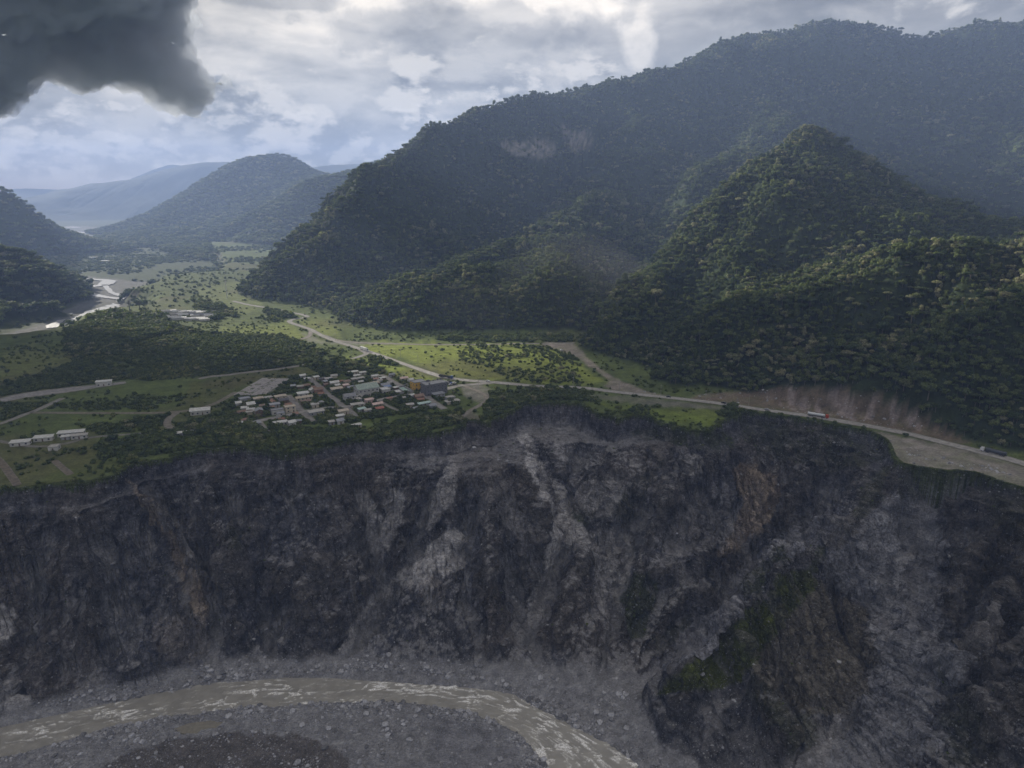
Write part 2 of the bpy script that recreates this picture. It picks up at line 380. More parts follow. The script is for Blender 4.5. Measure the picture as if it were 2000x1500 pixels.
# summit line
SKY_A = [(492,588,1180),(500,562,1220),(550,502,1310),(600,452,1420),(650,408,1510),(700,362,1600),(735,335,1660),(775,318,1710),(800,304,1750),(830,284,1780),(880,266,1850),(900,241,1900),(930,216,1960),(1000,190,2060),(1050,180,2120),(1120,176,2150),(1200,160,2150),(1250,144,2160),(1300,130,2180),(1380,102,2200),(1450,80,2200),(1500,64,2200),(1560,54,2200),(1600,48,2200),(1700,46,2180),(1740,55,2160),(1765,68,2150),(1800,69,2140),(1850,58,2100),(1930,44,2040),(2000,46,2000),(2150,48,1950),(2400,60,1900),(2700,120,1850)]
L3(SKY_A, 60)
# lap of the big mountain on the right
L3([(1490,150,2010),(1560,330,1500),(1500,260,1650)], 400)
L3([(1650,150,2000),(1850,150,1960),(2050,150,1850)], 120)
L3([(1850,420,1330),(1900,400,1450),(1760,300,1640),(1690,230,1780)], 120)
L3([(2150,250,1500),(2010,262,1480),(1930,320,1440),(1900,350,1440)], 100)
L3([(2250,400,1100),(2050,440,1150)], 100)
L3([(1350,200,1950),(1300,290,1780)], 100)
L3([(700,470,1400),(620,560,1200)], 90)
# back slopes (unseen)
for px, py, Y in SKY_A:
    x, y, z = dp(px, py, Y); M.append((x*1.0+ (-260 if px < 900 else 0), y+420, z-230)); 
HAZE = 0.00018
AX0, AY0, AST = -900.0, 380.0, 6.0
ax = AX0 + AST*np.arange(int(3100/AST)); ay = AY0 + AST*np.arange(int(2400/AST))
AXg, AYg = np.meshgrid(ax, ay)
R = rbf(M, AXg, AYg, 0.02)
FL = floorZ(AXg, AYg)
mt = sstep(2, 60, R-FL)
hA = R + mt*((fbm(AXg, AYg, 230, 4, 41)-.5)*70 + (fbm(AXg*1.1+R*.4, AYg*.8-R*.3, 330, 2, 48, 0.5, True)-.5)*80*sstep(1150, 1500, AYg) + (fbm(AXg+R*.3, AYg-R*.2, 120, 3, 44, 0.5, True)-.5)*46)
hA0 = np.maximum(hA, FL)
hA, areaA = erode(hA0.copy(), AST, 0.050, 18, fixed=(R < FL+1), m=0.42, diff=0.12)
hA = hA*0.85 + hA0*0.15
def relevel(h, X, Y, x0, y0, st, pts, sig, off=0.0, n=2):
    """bring crests and gullies back to their traced heights after the erosion"""
    P = np.array(pts, float)
    for _ in range(n):
        r = P[:, 2] - off - bil(h, x0, y0, st, P[:, 0], P[:, 1])
        num = np.zeros(h.shape); den = np.full(h.shape, 0.25)
        for (a, b_, c_), e in zip(P, r):
            i0 = max(0, int((a-x0-3*sig)/st)); i1 = int((a-x0+3*sig)/st)+1; j0 = max(0, int((b_-y0-3*sig)/st)); j1 = int((b_-y0+3*sig)/st)+1
            if i1 <= 0 or j1 <= 0: continue
            k = np.exp(-((X[j0:j1, i0:i1]-a)**2 + (Y[j0:j1, i0:i1]-b_)**2)/(sig*sig)); num[j0:j1, i0:i1] += k*e; den[j0:j1, i0:i1] += k
        h = h + num/den
    return h
hA = relevel(hA, AXg, AYg, AX0, AY0, AST, [p for p in M if p[2] > 4 and p[1] < 2350], 55, 7.0)
MAIN_PX = [(2300,1015),(2120,948),(2000,906),(1940,889),(1860,869),(1780,849),(1700,833),(1615,818),(1570,811),(1500,802),(1440,793),(1400,787.5),(1340,780.5),(1270,773),(1200,765.5)]
MAIN_W = [gp(x, y, 0)[:2] for x, y in MAIN_PX]
hA = FL + (hA-FL)*sstep(-2, 7, R-FL)*sstep(9, 24, pdist(AXg, AYg, MAIN_W))
hA = np.maximum(hA, FL)
# hold the traced skyline: lift back what erosion took off the summit line
def a_z(X, Y): return bil(hA, AX0, AY0, AST, X, Y)
forestA = sstep(1.5, 6.0, hA-FL)

# ------------------------------------------------------------------ far ranges
Bp = []
def LB(lst, step=350): Bp.extend(dens([dp(*p) for p in lst], step))
def fB(lst, z=VALZ, step=300): Bp.extend(dens([gp(x, y, z) for x, y in lst], step))
# left near hill and bank
LB([(-700,240,2300),(-250,310,2350),(-60,362,2400),(0,381,2420),(40,395,2450),(80,424,2500),(115,446,2560),(150,459,2700)], 150)
fB([(165,466),(120,474),(60,482),(0,486),(-300,492)], VALZ, 150)
LB([(-900,440,1250),(-300,462,1400),(-60,486,1480),(20,488,1500),(60,500,1480),(100,522,1440),(130,545,1400),(150,562,1370)], 90)
fB([(168,572),(160,590),(132,600),(110,628),(70,645),(30,662),(-100,690),(-600,760)], VALZ, 60)
LB([(-100,600,1180),(0,600,1150),(80,590,1180)], 60)
LB([(-60,545,1330),(60,545,1330)], 80)
fB([(60,664),(112,642),(150,632),(185,612),(235,594),(215,580),(175,571),(190,556),(150,546)], VALZ-34, 60)
fB([(250,572),(270,560)], VALZ-20, 60)
fB([(240,600),(200,560),(130,541),(60,520),(0,512)], VALZ-25, 120)
# peaked range, centre left
LB([(180,463,3300),(205,462,3300),(250,447,3400),(300,420,3500),(355,382,3650),(400,350,3800),(430,332,3850),(470,314,3900),(500,307,3900),(545,303,3950),(580,311,3950),(605,330,3900),(640,345,3950)], 120)
LB([(450,470,2700),(480,425,2800),(520,408,2850),(560,380,2900),(600,353,2950),(640,345,3000),(690,335,3000),(730,318,3000),(770,310,2950),(810,307,2900)], 120)
LB([(420,400,3350),(470,430,3000)], 120)
fB([(170,470),(250,485),(330,500),(420,520),(500,530)], VALZ+4, 120)
fB([(330,545),(420,538),(300,560),(420,560),(480,560),(560,560)], VALZ-25, 120)
LB([(700,500,2300),(800,480,2600)], 300)
for x, y, Y in [(300,500,5200),(500,420,5400),(700,400,4800),(1000,300,4600)]: Bp.append(dp(x, y, Y)[:2] + (-60,))
# second range behind
LB([(-500,372,6200),(30,393,6400),(60,385,6500),(110,370,6500),(180,357,6600),(250,358,6700),(285,345,6800),(320,333,6800),(360,326,6800),(385,322,6800),(430,318,6800),(470,318,6800),(540,320,6800),(600,328,6900),(650,321,6900),(700,319,7000),(760,317,7000),(1000,330,7000),(2000,330,7000)], 300)
fB([(130,446),(225,450),(300,447),(-300,452)], VALZ, 300)
LB([(200,400,5600),(350,395,5600),(330,430,5000)], 300)
LB([(-900,352,8000),(0,347,8000),(60,337,8000),(110,333,8000),(200,336,8000),(260,325,8000),(330,317,8000),(400,322,8000),(500,335,8000),(700,330,8000),(1500,335,8000)], 300)
for x, y, Y in [(-300,425,7300),(200,425,7300),(500,425,7300)]: Bp.append(dp(x, y, Y)[:2] + (-60,))
for x, y, Y in [(-300,420,8600),(200,420,8600),(500,420,8600),(1200,420,8600)]: Bp.append(dp(x, y, Y)[:2] + (-100,))
BX0, BY0, BST = -5200.0, 900.0, 26.0
bx = BX0 + BST*np.arange(int(9400/BST)); by = BY0 + BST*np.arange(int(7900/BST))
BXg, BYg = np.meshgrid(bx, by)
RB = rbf(Bp, BXg, BYg, 0.02)
FB = np.where(BYg > 0, floorZ(BXg, BYg), 0)
mb = sstep(0, 60, RB-FB)
hB0 = np.maximum(RB + mb*((fbm(BXg, BYg, 520, 5, 71)-.5)*70), FB)
hB, _ = erode(hB0.copy(), BST, 0.035, 10, fixed=(RB < FB+1), m=0.42, diff=0.08)
hB = relevel(hB*0.6+hB0*0.4, BXg, BYg, BX0, BY0, BST, [p for p in Bp if p[2] > VALZ+12], 75, 6.0)
hB = FB + (hB-FB)*sstep(-3, 9, RB-FB)
hB = np.maximum(hB, FB)
# no far range on the near terrace
hB = np.where((BXg > -560) & (BYg < 2300), FB, hB)
def b_z(X, Y): return bil(hB, BX0, BY0, BST, X, Y)
def landZ(X, Y):
    F = floorZ(X, Y)
    inA = (X > AX0+8) & (X < AX0+AST*(len(ax)-2)) & (Y > AY0+8) & (Y < AY0+AST*(len(ay)-2))
    inB = (X > BX0+30) & (X < BX0+BST*(len(bx)-2)) & (Y > BY0+30) & (Y < BY0+BST*(len(by)-2))
    return np.maximum(F, np.maximum(np.where(inA, a_z(X, Y), -999), np.where(inB, b_z(X, Y), -999)))
print('mountains ok', hA.max(), hB.max())
# ------------------------------------------------------------------ gorge (landslide walls down to the river)
C = []
C += [p for p in dens(EDGE, 14)]
for i, (x, y, z) in enumerate(dens(EDGE, 30)): C.append((x, y + (46 if x < 250 else 30), 34.0))
for p in [(-900,1560),(-500,1490),(-200,1425),(0,1384),(100,1366),(200,1345),(330,1315),(430,1298),(560,1289),(650,1292),(760,1296),(860,1302),(950,1308),(1050,1322),(1120,1342),(1190,1376),(1245,1420),(1290,1480),(1330,1560)]:
    C.append(gp(p[0], p[1], BED+4))
def LC(l): C.extend(dens([gp(*p) for p in l], 14))
for p in [(-400,1700),(0,1560),(400,1480),(800,1460),(1050,1480),(1150,1560)]: C.append(gp(p[0], p[1], BED-12))
LC([(1740,903,-1),(1700,955,-16),(1650,1008,-28),(1600,1068,-42),(1557,1113,-50),(1500,1190,-62),(1430,1250,-73),(1372,1310,-84),(1322,1350,-95),(1285,1405,-107)])
LC([(1700,885,-16),(1640,962,-40),(1560,1022,-56),(1480,1080,-70),(1425,1150,-83),(1385,1215,-92),(1310,1270,-101),(1252,1330,-109),(1225,1392,-113)])
LC([(1890,985,-42),(1800,1100,-66),(1745,1200,-82),(1720,1300,-93),(1640,1410,-103),(1560,1500,-108)])
LC([(1557,1115,-50),(1625,1140,-60),(1700,1183,-76)])
LC([(1480,1330,-92),(1500,1420,-99)])
LC([(1850,960,-26),(1960,1000,-24)])
LC([(2000,1100,-27),(1960,1200,-46),(1900,1300,-66),(1800,1400,-88),(1720,1500,-99)])
LC([(2300,1200,-14),(2200,1350,-34),(2050,1500,-66)])
for p in [(1400,1420,-96),(1450,1500,-103),(1600,1560,-108),(1345,1450,-106),(1350,1400,-98)]: C.append(gp(*p))
GX0, GY0, GST = -432.0, 232.0, 0.66
gx = GX0 + GST*np.arange(int(900/GST)); gy = GY0 + GST*np.arange(int(372/GST))
GX, GY = np.meshgrid(gx, gy)
cx = GX0 + 6*np.arange(155); cy = GY0 + 6*np.arange(70); CX, CY = np.meshgrid(cx, cy)
G0 = bil(rbf(C, CX, CY, 0.01), GX0, GY0, 6.0, GX, GY)
SD = rim_sd(GX, GY)
BEDZ = BED + (fbm(GX, GY, 30, 4, 61)-.5)*2.2
# river channel
RIV_TOP = [(-300,1440),(0,1398),(60,1390),(150,1378),(250,1362),(330,1348),(400,1336),(480,1324),(600,1318),(700,1314),(800,1318),(900,1326),(980,1346),(1030,1372),(1090,1402),(1150,1432),(1210,1466),(1275,1512),(1330,1570)]
RIV_BOT = [(1120,1590),(1075,1505),(1040,1452),(1000,1422),(960,1402),(900,1386),(800,1371),(650,1369),(500,1376),(400,1386),(300,1401),(220,1417),(140,1441),(60,1461),(0,1476),(-300,1560)]
RIVP = [gp(x, y, BED)[:2] for x, y in RIV_TOP + RIV_BOT]
POND = [gp(x, y, BED)[:2] for x, y in [(340,1421),(370,1412),(410,1408),(432,1411),(420,1418),(395,1420),(385,1428),(355,1430)]]
riv = soft(GX, GY, RIVP, 2.2, 2.4, 77, 9.0)
pond = soft(GX, GY, POND, 1.2, 1.0, 78)
BEDZ = BEDZ - 2.4*riv - 1.9*pond
G = np.where(SD > 0, G0, 60.0)
px, py = proj(GX, GY, np.clip(G, BED, 0))
# traced gullies (-) and ribs (+)
LINES = [
 (+9, 13, [(1557,1113),(1500,1190),(1430,1250),(1372,1310),(1322,1350)]),
 (-8, 13, [(1640,960),(1560,1020),(1480,1080),(1420,1150),(1380,1220),(1310,1270),(1250,1330)]),
 (+9, 11, [(250,935),(290,1000),(330,1062),(372,1130),(400,1190),(405,1245)]),
 (-8, 10, [(285,930),(310,975),(360,1040),(405,1110),(425,1165),(412,1240),(405,1300)]),
 (+6, 12, [(455,1075),(435,1130),(425,1180)]),
 (+7, 13, [(150,1000),(165,1100),(190,1200),(180,1290)]),
 (-6, 9, [(50,1080),(55,1180),(35,1260),(45,1340)]),
 (+5, 11, [(340,1180),(350,1240),(340,1290)]),
 (+6, 12, [(520,930),(515,1010),(480,1080),(455,1170),(460,1270)]),
 (-8, 10, [(690,1025),(630,1105),(560,1175),(535,1215),(528,1290)]),
 (-6, 9, [(455,985),(480,1090),(512,1172),(535,1210)]),
 (+7, 13, [(630,1130),(600,1200),(590,1275)]),
 (-10, 12, [(700,950),(728,1050),(752,1118),(725,1190),(693,1255),(668,1292)]),
 (-6, 9, [(915,845),(880,930),(835,1010),(800,1080),(762,1122)]),
 (+6, 9, [(840,900),(800,980),(775,1050)]),
 (+8, 10, [(870,870),(850,960),(800,1050),(775,1095)]),
 (+13, 22, [(955,842),(905,950),(885,1010)]),
 (+15, 26, [(965,842),(960,930),(958,1010),(955,1100),(950,1180),(955,1270)]),
 (+12, 18, [(985,835),(1030,940),(1062,1030),(1065,1080)]),
 (-7, 9, [(920,1055),(910,1120),(915,1190),(930,1250),(925,1300)]),
 (-5, 7, [(1005,1110),(1012,1160),(1032,1185)]),
 (-12, 14, [(1012,842),(1045,900),(1080,985),(1092,1055),(1072,1120),(1052,1180),(1034,1225),(1050,1280),(1085,1325)]),
 (-7, 12, [(1250,1000),(1185,1040),(1130,1062),(1095,1090)]),
 (+7, 13, [(1150,1085),(1130,1130),(1105,1190),(1085,1260)]),
 (-7, 10, [(1235,1050),(1222,1110),(1202,1180),(1190,1240),(1170,1310)]),
 (+8, 14, [(1440,860),(1370,940),(1300,1020),(1255,1100),(1238,1180),(1225,1260)]),
 (+7, 11, [(1530,1010),(1480,1050),(1430,1085),(1350,1115),(1290,1160)]),
 (-5, 9, [(1540,940),(1500,1010),(1440,1070)]),
 (+8, 13, [(1380,1190),(1330,1200),(1290,1240),(1250,1290)]),
 (-5, 9, [(1130,870),(1110,930),(1120,990)]),
 (+6, 11, [(1200,850),(1180,920),(1150,980)]),
 (+7, 12, [(1610,870),(1590,940),(1540,1000)]),
 (+6, 10, [(1520,1062),(1470,1110),(1450,1150)]),
 (-7, 10, [(1690,1190),(1690,1260),(1700,1330),(1640,1420)]),
 (-6, 9, [(1625,1160),(1660,1230),(1690,1290)]),
 (+7, 10, [(1990,1000),(1940,1060),(1900,1120),(1850,1180),(1815,1215)]),
 (+8, 9, [(2030,1090),(1975,1160),(1935,1225),(1910,1275)]),
 (-6, 8, [(1960,1080),(1905,1170),(1860,1240)]),
 (-7, 9, [(2020,1170),(1960,1250),(1900,1330),(1830,1400)]),
 (+7, 10, [(1870,1330),(1890,1390),(1930,1450)]),
 (+6, 9, [(1830,980),(1850,1040),(1830,1110)]),
 (+6, 9, [(1760,950),(1740,1020),(1700,1080)]),
 (+6, 10, [(1350,1360),(1330,1400),(1290,1440)]),
 (+8, 12, [(1455,1310),(1480,1380),(1520,1440)]),
 (-7, 10, [(1520,1290),(1545,1380),(1560,1440),(1540,1500)]),
 (+6, 10, [(1760,1120),(1750,1190),(1770,1260)]),
]
gy_, gx_ = np.gradient(blur(G, 8), GST); SLM = np.clip(np.hypot(gx_, gy_), 0.6, 2.6)
fade = sstep(0, 14, SD)*sstep(BED+2, BED+22, G)
add = np.zeros(G.shape)
wx = px + (fbm(px, py, 40, 4, 91, .6)-.5)*20; wy = py + (fbm(px, py, 40, 4, 92, .6)-.5)*20
for amt, wd, ln in LINES: add += amt*(line_amt(wx, wy, ln, wd*1.1)*0.55 + line_amt(wx, wy, ln, wd*2.4)*0.45)
G = G + add*fade*(1.15+1.6*SLM)
# rough rock
G = G + fade*((fbm(GX*1.25, GY*0.85, 42, 5, 101, 0.55)-.5)*(9+17*np.clip(SLM,.6,2)) + (fbm(GX+G*.4, GY-G*.3, 17, 4, 105, 0.55, True)-.5)*7.0)
scarp = 6 + 9*fbm(GX, GY, 60, 2, 111) + 7*sstep(700, 850, px)*sstep(1350, 1200, px)
top = -np.minimum(np.maximum(SD, 0)*2.6, scarp)
G = np.where(SD > 0, np.minimum(G, top), 0.0)
bedm = G < BEDZ
G = np.where(SD > 0, np.maximum(G, BEDZ), 0.0)
Ge, area = erode(G.copy(), GST, 0.060, 18, fixed=(SD <= 0) | (G < BED+1.5), m=0.40, diff=0.03, Kmap=0.15+0.85*sstep(BED+6, BED+40, G), wt=np.where(SD > 0, 1.0, 0.0))
Gs = Ge*0.82 + G*0.18
Gs = Gs + fade*((fbm(GX, GY, 6.0, 3, 131, .6)-.5)*3.2 + (fbm(GX, GY, 2.4, 2, 135)-.5)*1.0)
# bedding ledges on the upper wall
ph = (Gs + (fbm(GX, GY, 70, 2, 141)-.5)*6)/2.6
Gs = Gs + fade*sstep(-52, -8, Gs)*np.sin(ph*2*np.pi)*0.45
G = np.where(SD > 0, np.maximum(Gs, BEDZ), 0.0)
FLG = floorZ(GX, GY); LZ = landZ(GX, GY)
G = np.where(SD > 0, G, np.where(SD < -1.5, LZ, 0))
px, py = proj(GX, GY, G)
print('gorge ok')
# streaks that run down the slopes (line integral of noise along the fall line)
Gb = blur(G, 10); sy_, sx_ = np.gradient(Gb, GST); sm_ = np.hypot(sx_, sy_)+1e-3; vx, vy = -sx_/sm_, -sy_/sm_
def streaks(N, steps, ds):
    acc = N.copy(); wt_ = 1.0
    for sgn in (1, -1):
        xq, yq = GX.copy(), GY.copy()
        for k_ in range(steps):
            ix = np.clip(((xq-GX0)/GST).astype(int), 0, GX.shape[1]-1); iy = np.clip(((yq-GY0)/GST).astype(int), 0, GX.shape[0]-1)
            xq = xq + sgn*vx[iy, ix]*ds; yq = yq + sgn*vy[iy, ix]*ds
            ix = np.clip(((xq-GX0)/GST).astype(int), 0, GX.shape[1]-1); iy = np.clip(((yq-GY0)/GST).astype(int), 0, GX.shape[0]-1)
            acc += N[iy, ix]
    acc /= (2*steps+1); m0 = acc.mean(); return np.clip((acc-m0)/acc.std()*0.17+0.5, 0, 1)
stk = streaks(RN.uniform(size=G.shape), 9, 1.0)
stk2 = streaks(fbm(GX, GY, 4.0, 2, 191), 12, 1.6)
stk3 = streaks(fbm(GX, GY, 9.0, 3, 192, .6), 16, 2.2)
rockm = (SD > 0)*sstep(BED+3, BED+12, G)
# push the face in and out along its normal: buttresses, hollows, blocks
nzv = 1/np.sqrt(1+sx_**2+sy_**2); nxv = -sx_*nzv; nyv = -sy_*nzv
ua = GX + 0.75*GY*sstep(120, 240, GX); 
blk = (fbm(ua, G*.7+0.35*GY, 24, 5, 195, 0.6)-.5)*17 + (fbm(ua+G*.5, G-ua*.3, 9, 4, 196, 0.6, True)-.5)*5.0 + (fbm(ua-G*.3, G+ua*.2, 3.5, 2, 197)-.5)*1.4
blk = (blk*1.25 + (stk2-.5)*1.6 + (stk-.5)*0.5)*rockm*(0.22+0.78*sstep(1, 9, SD))*sstep(0, 1.5, SD)
blk = blk*np.clip(sm_*0.9, 0.25, 1.0)
DXg, DYg = nxv*blk, nyv*blk
G = G + nzv*blk*(SD > 0)
G = np.where(SD > 0, np.maximum(G, BEDZ), G)
# colours of the walls
la = np.log(np.maximum(area, 1)); gyv, gxv = np.gradient(G, GST); slope = np.hypot(gxv, gyv)
n_a = fbm(GX, GY, 40, 4, 151); n_b = fbm(GX*1.8, GY*.7, 9, 4, 152); n_c = fbm(GX, GY, 3.2, 2, 153)
col = np.zeros(G.shape+(3,)) + np.array([0.108, 0.107, 0.117])
strata = fbm(np.zeros_like(G)+3, G + (n_a-.5)*7, 1.5, 3, 155)
st2 = fbm(np.zeros_like(G)+8, G + (n_a-.5)*14, 5.0, 2, 157)
n_d = fbm(ua, G*0.8, 6.5, 4, 158, 0.62)
k = 0.48 + 0.40*n_b + 0.6*(n_c-.5) + 0.75*(strata-.5)*sstep(-60, -10, G) + 0.35*(st2-.5) + 0.35*(stk-.5) + 0.6*(stk2-.5) + 1.3*(n_d-.5) + 0.25
k = np.clip(k, 0.22, 2.3)
col = col*k[..., None]
col = mixc(col, (0.15, 0.128, 0.11), sstep(.52, .70, n_a)*0.45)
col = mixc(col, (0.10, 0.104, 0.13), sstep(.50, .36, n_a)*0.4)
conv = blur(G, 6) - G
col = col*(1 + np.clip(-conv, -1.5, 1.5)*0.0)[..., None]
# loose grey debris lies in the runnels and on the gentle slopes
cave = blur(blur(G[::3, ::3], 40)[:], 20); cave = bil(cave, GX0, GY0, GST*3, GX, GY) - G
deb = np.clip(sstep(0.8, 5.0, cave)*0.8 + sstep(3.4, 6.2, la)*0.4 + sstep(0.95, 0.5, slope)*0.8, 0, 1)*sstep(-8, -22, G)
col = mixc(col, (0.105, 0.095, 0.085), sstep(-1.0, -6.0, cave)*0.55)
debc = np.array([0.35, 0.345, 0.352])*(0.8+0.4*n_c)[..., None]
col = col*(1-deb[..., None]*0.75) + debc*deb[..., None]*0.75
T = lambda poly, w=7, warp=16, seed=5: soft(px, py, poly, w, warp, seed)
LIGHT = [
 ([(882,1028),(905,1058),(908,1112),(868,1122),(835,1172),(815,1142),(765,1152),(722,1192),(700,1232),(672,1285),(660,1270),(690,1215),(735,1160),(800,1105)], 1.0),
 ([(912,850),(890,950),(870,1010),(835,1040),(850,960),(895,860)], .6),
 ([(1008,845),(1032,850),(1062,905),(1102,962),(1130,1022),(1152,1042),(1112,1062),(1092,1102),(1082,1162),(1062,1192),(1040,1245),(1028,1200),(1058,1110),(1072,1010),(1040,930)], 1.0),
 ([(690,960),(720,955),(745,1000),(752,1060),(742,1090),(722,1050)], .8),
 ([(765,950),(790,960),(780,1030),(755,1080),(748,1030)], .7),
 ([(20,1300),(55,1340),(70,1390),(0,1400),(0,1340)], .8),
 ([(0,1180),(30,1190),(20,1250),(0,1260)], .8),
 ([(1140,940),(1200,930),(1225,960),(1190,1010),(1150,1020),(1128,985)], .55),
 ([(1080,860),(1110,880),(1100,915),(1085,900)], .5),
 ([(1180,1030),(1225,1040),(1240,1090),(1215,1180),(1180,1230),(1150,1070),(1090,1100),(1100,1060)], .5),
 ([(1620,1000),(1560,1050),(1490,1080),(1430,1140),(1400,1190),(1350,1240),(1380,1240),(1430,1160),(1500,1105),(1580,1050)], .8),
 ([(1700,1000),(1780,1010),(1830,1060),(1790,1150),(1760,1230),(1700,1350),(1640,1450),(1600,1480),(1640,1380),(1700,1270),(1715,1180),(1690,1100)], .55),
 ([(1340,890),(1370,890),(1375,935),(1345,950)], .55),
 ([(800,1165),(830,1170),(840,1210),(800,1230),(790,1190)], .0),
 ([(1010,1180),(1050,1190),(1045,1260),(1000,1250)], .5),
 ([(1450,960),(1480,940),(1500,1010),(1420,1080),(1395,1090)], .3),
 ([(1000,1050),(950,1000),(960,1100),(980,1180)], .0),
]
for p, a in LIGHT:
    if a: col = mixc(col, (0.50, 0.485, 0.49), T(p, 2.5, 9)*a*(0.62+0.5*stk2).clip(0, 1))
TAN = [
 ([(245,930),(285,965),(320,1010),(345,1060),(378,1110),(400,1160),(412,1200),(395,1215),(368,1180),(340,1100),(318,1050),(285,1000)], .85, (0.29,0.24,0.19)),
 ([(310,1205),(400,1200),(410,1260),(380,1300),(310,1290),(300,1240)], .5, (0.28,0.255,0.24)),
 ([(1440,905),(1500,920),(1530,960),(1500,1020),(1440,1075),(1395,1090),(1430,1040),(1455,980),(1420,930)], .85, (0.31,0.25,0.195)),
 ([(1330,960),(1380,960),(1420,1050),(1350,1090),(1300,1080)], .4, (0.25,0.24,0.245)),
 ([(1600,1150),(1680,1190),(1700,1260),(1620,1300),(1520,1250),(1560,1160)], .35, (0.14,0.12,0.10)),
 ([(860,860),(960,850),(1000,940),(960,980),(890,930)], .4, (0.24,0.22,0.21)),
 ([(820,1130),(860,1120),(870,1160),(820,1170)], .5, (0.20,0.18,0.17)),
 ([(950,1180),(1000,1190),(1010,1260),(960,1260)], .5, (0.17,0.15,0.14)),
]
for p, a, c in TAN: col = mixc(col, c, T(p, 3, 10)*a*(0.6+.6*stk2).clip(0, 1))
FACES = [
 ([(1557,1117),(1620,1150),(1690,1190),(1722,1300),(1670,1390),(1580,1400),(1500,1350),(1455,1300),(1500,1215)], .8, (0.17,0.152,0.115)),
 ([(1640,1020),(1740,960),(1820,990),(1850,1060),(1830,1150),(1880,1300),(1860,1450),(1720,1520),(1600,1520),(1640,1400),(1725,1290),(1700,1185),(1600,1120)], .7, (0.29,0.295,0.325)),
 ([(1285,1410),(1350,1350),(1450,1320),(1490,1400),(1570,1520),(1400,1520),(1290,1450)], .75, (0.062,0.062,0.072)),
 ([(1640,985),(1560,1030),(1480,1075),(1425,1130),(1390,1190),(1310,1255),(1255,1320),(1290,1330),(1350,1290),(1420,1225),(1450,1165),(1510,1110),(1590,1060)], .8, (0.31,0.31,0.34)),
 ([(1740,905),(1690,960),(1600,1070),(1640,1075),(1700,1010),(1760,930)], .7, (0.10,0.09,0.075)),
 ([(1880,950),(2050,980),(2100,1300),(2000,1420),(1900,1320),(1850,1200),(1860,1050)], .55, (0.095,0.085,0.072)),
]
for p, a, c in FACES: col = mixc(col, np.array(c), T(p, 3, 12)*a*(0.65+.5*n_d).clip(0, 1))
GREEN = [
 ([(1562,1105),(1500,1150),(1440,1205),(1385,1265),(1330,1325),(1290,1360),(1380,1352),(1440,1335),(1475,1290),(1535,1215),(1592,1145)], 1.1, (0.10,0.115,0.035)),
 ([(1530,1065),(1480,1100),(1450,1140),(1450,1170),(1490,1150),(1540,1090)], .8, (0.075,0.085,0.035)),
 ([(1600,1060),(1560,1110),(1530,1150),(1590,1120),(1610,1080)], .8, (0.075,0.085,0.03)),
 ([(1230,1130),(1275,1110),(1280,1190),(1250,1240),(1215,1230),(1215,1170)], .85, (0.055,0.065,0.03)),
 ([(1280,1240),(1370,1190),(1300,1270),(1270,1290)], .6, (0.07,0.075,0.035)),
 ([(1300,830),(1430,850),(1440,880),(1360,880),(1300,870),(1230,850)], .8, (0.05,0.06,0.03)),
 ([(1440,815),(1560,825),(1720,850),(1735,880),(1690,920),(1600,930),(1520,900),(1450,860)], .72, (0.05,0.055,0.03)),
 ([(1460,1310),(1520,1370),(1590,1400),(1600,1450),(1540,1480),(1500,1380),(1455,1360)], .5, (0.06,0.07,0.025)),
 ([(1700,925),(1740,905),(1720,970),(1680,1010),(1660,1000)], .6, (0.07,0.075,0.035)),
 ([(1750,920),(1860,930),(1840,970),(1760,980)], .55, (0.055,0.06,0.03)),
 ([(1900,940),(2100,980),(2100,1100),(1960,1060)], .6, (0.06,0.062,0.032)),
 ([(1990,1010),(1920,1110),(1830,1210),(1860,1210),(1950,1130),(2010,1060)], .6, (0.085,0.07,0.045)),
 ([(2050,1100),(1960,1210),(1900,1290),(1940,1280),(2050,1150)], .6, (0.09,0.075,0.045)),
 ([(1850,1300),(1900,1360),(1960,1500),(1860,1500),(1840,1380)], .55, (0.065,0.07,0.035)),
 ([(1300,900),(1250,990),(1210,1040),(1200,1010),(1240,930)], .4, (0.06,0.065,0.035)),
 ([(1120,1000),(1160,1000),(1150,1030),(1120,1020)], .7, (0.05,0.065,0.03)),
 ([(440,1030),(475,1040),(465,1080),(445,1070)], .4, (0.06,0.07,0.03)),
]
brk = sstep(.42, .52, fbm(GX+G*.5, GY-G*.5, 7, 5, 171, .65)); grn = np.zeros(G.shape)
for p, a, c in GREEN:
    gm_ = T(p, 4, 16)*a*(0.4+0.6*brk); grn = np.maximum(grn, gm_); col = mixc(col, np.array(c)*.9, gm_)
# river bed
bed = sstep(BED+9, BED+2.5, G)*(SD > 0)
bedc = np.array([0.285, 0.283, 0.295])*(0.72+0.35*n_c+0.3*n_a)[..., None]
col = col*(1-bed[..., None]) + bedc*bed[..., None]
brown = soft(px, py, [(250,1470),(330,1445),(430,1430),(540,1432),(600,1440),(650,1458),(680,1480),(700,1560),(100,1560)], 4, 12, 181)
col = mixc(col, (0.125, 0.112, 0.105), brown*0.85)
sand = soft(px, py, [(820,1400),(900,1400),(1000,1450),(1060,1560),(880,1560)], 8, 14, 182)*0.35
col = mixc(col, (0.235, 0.235, 0.265), sand)
wet = soft(GX, GY, RIVP, 4.0, 2.0, 77)*(1-riv)
col = col*(1-0.35*wet[..., None])
tng = sstep(.60, .78, stk3)*rockm*(1-grn)*sstep(-12, -30, G)
col = mixc(col, (0.27, 0.262, 0.268), tng*0.6)
stony = np.clip(tng*.5 + deb*0.8 + bed*1.0 - sand, 0, 1)
brk2 = 1 + ((stk2-.5)*.5 + (stk-.5)*0.2 + (n_d-.5)*.5)*rockm
col = col*np.clip(brk2, .35, 1.8)[..., None]
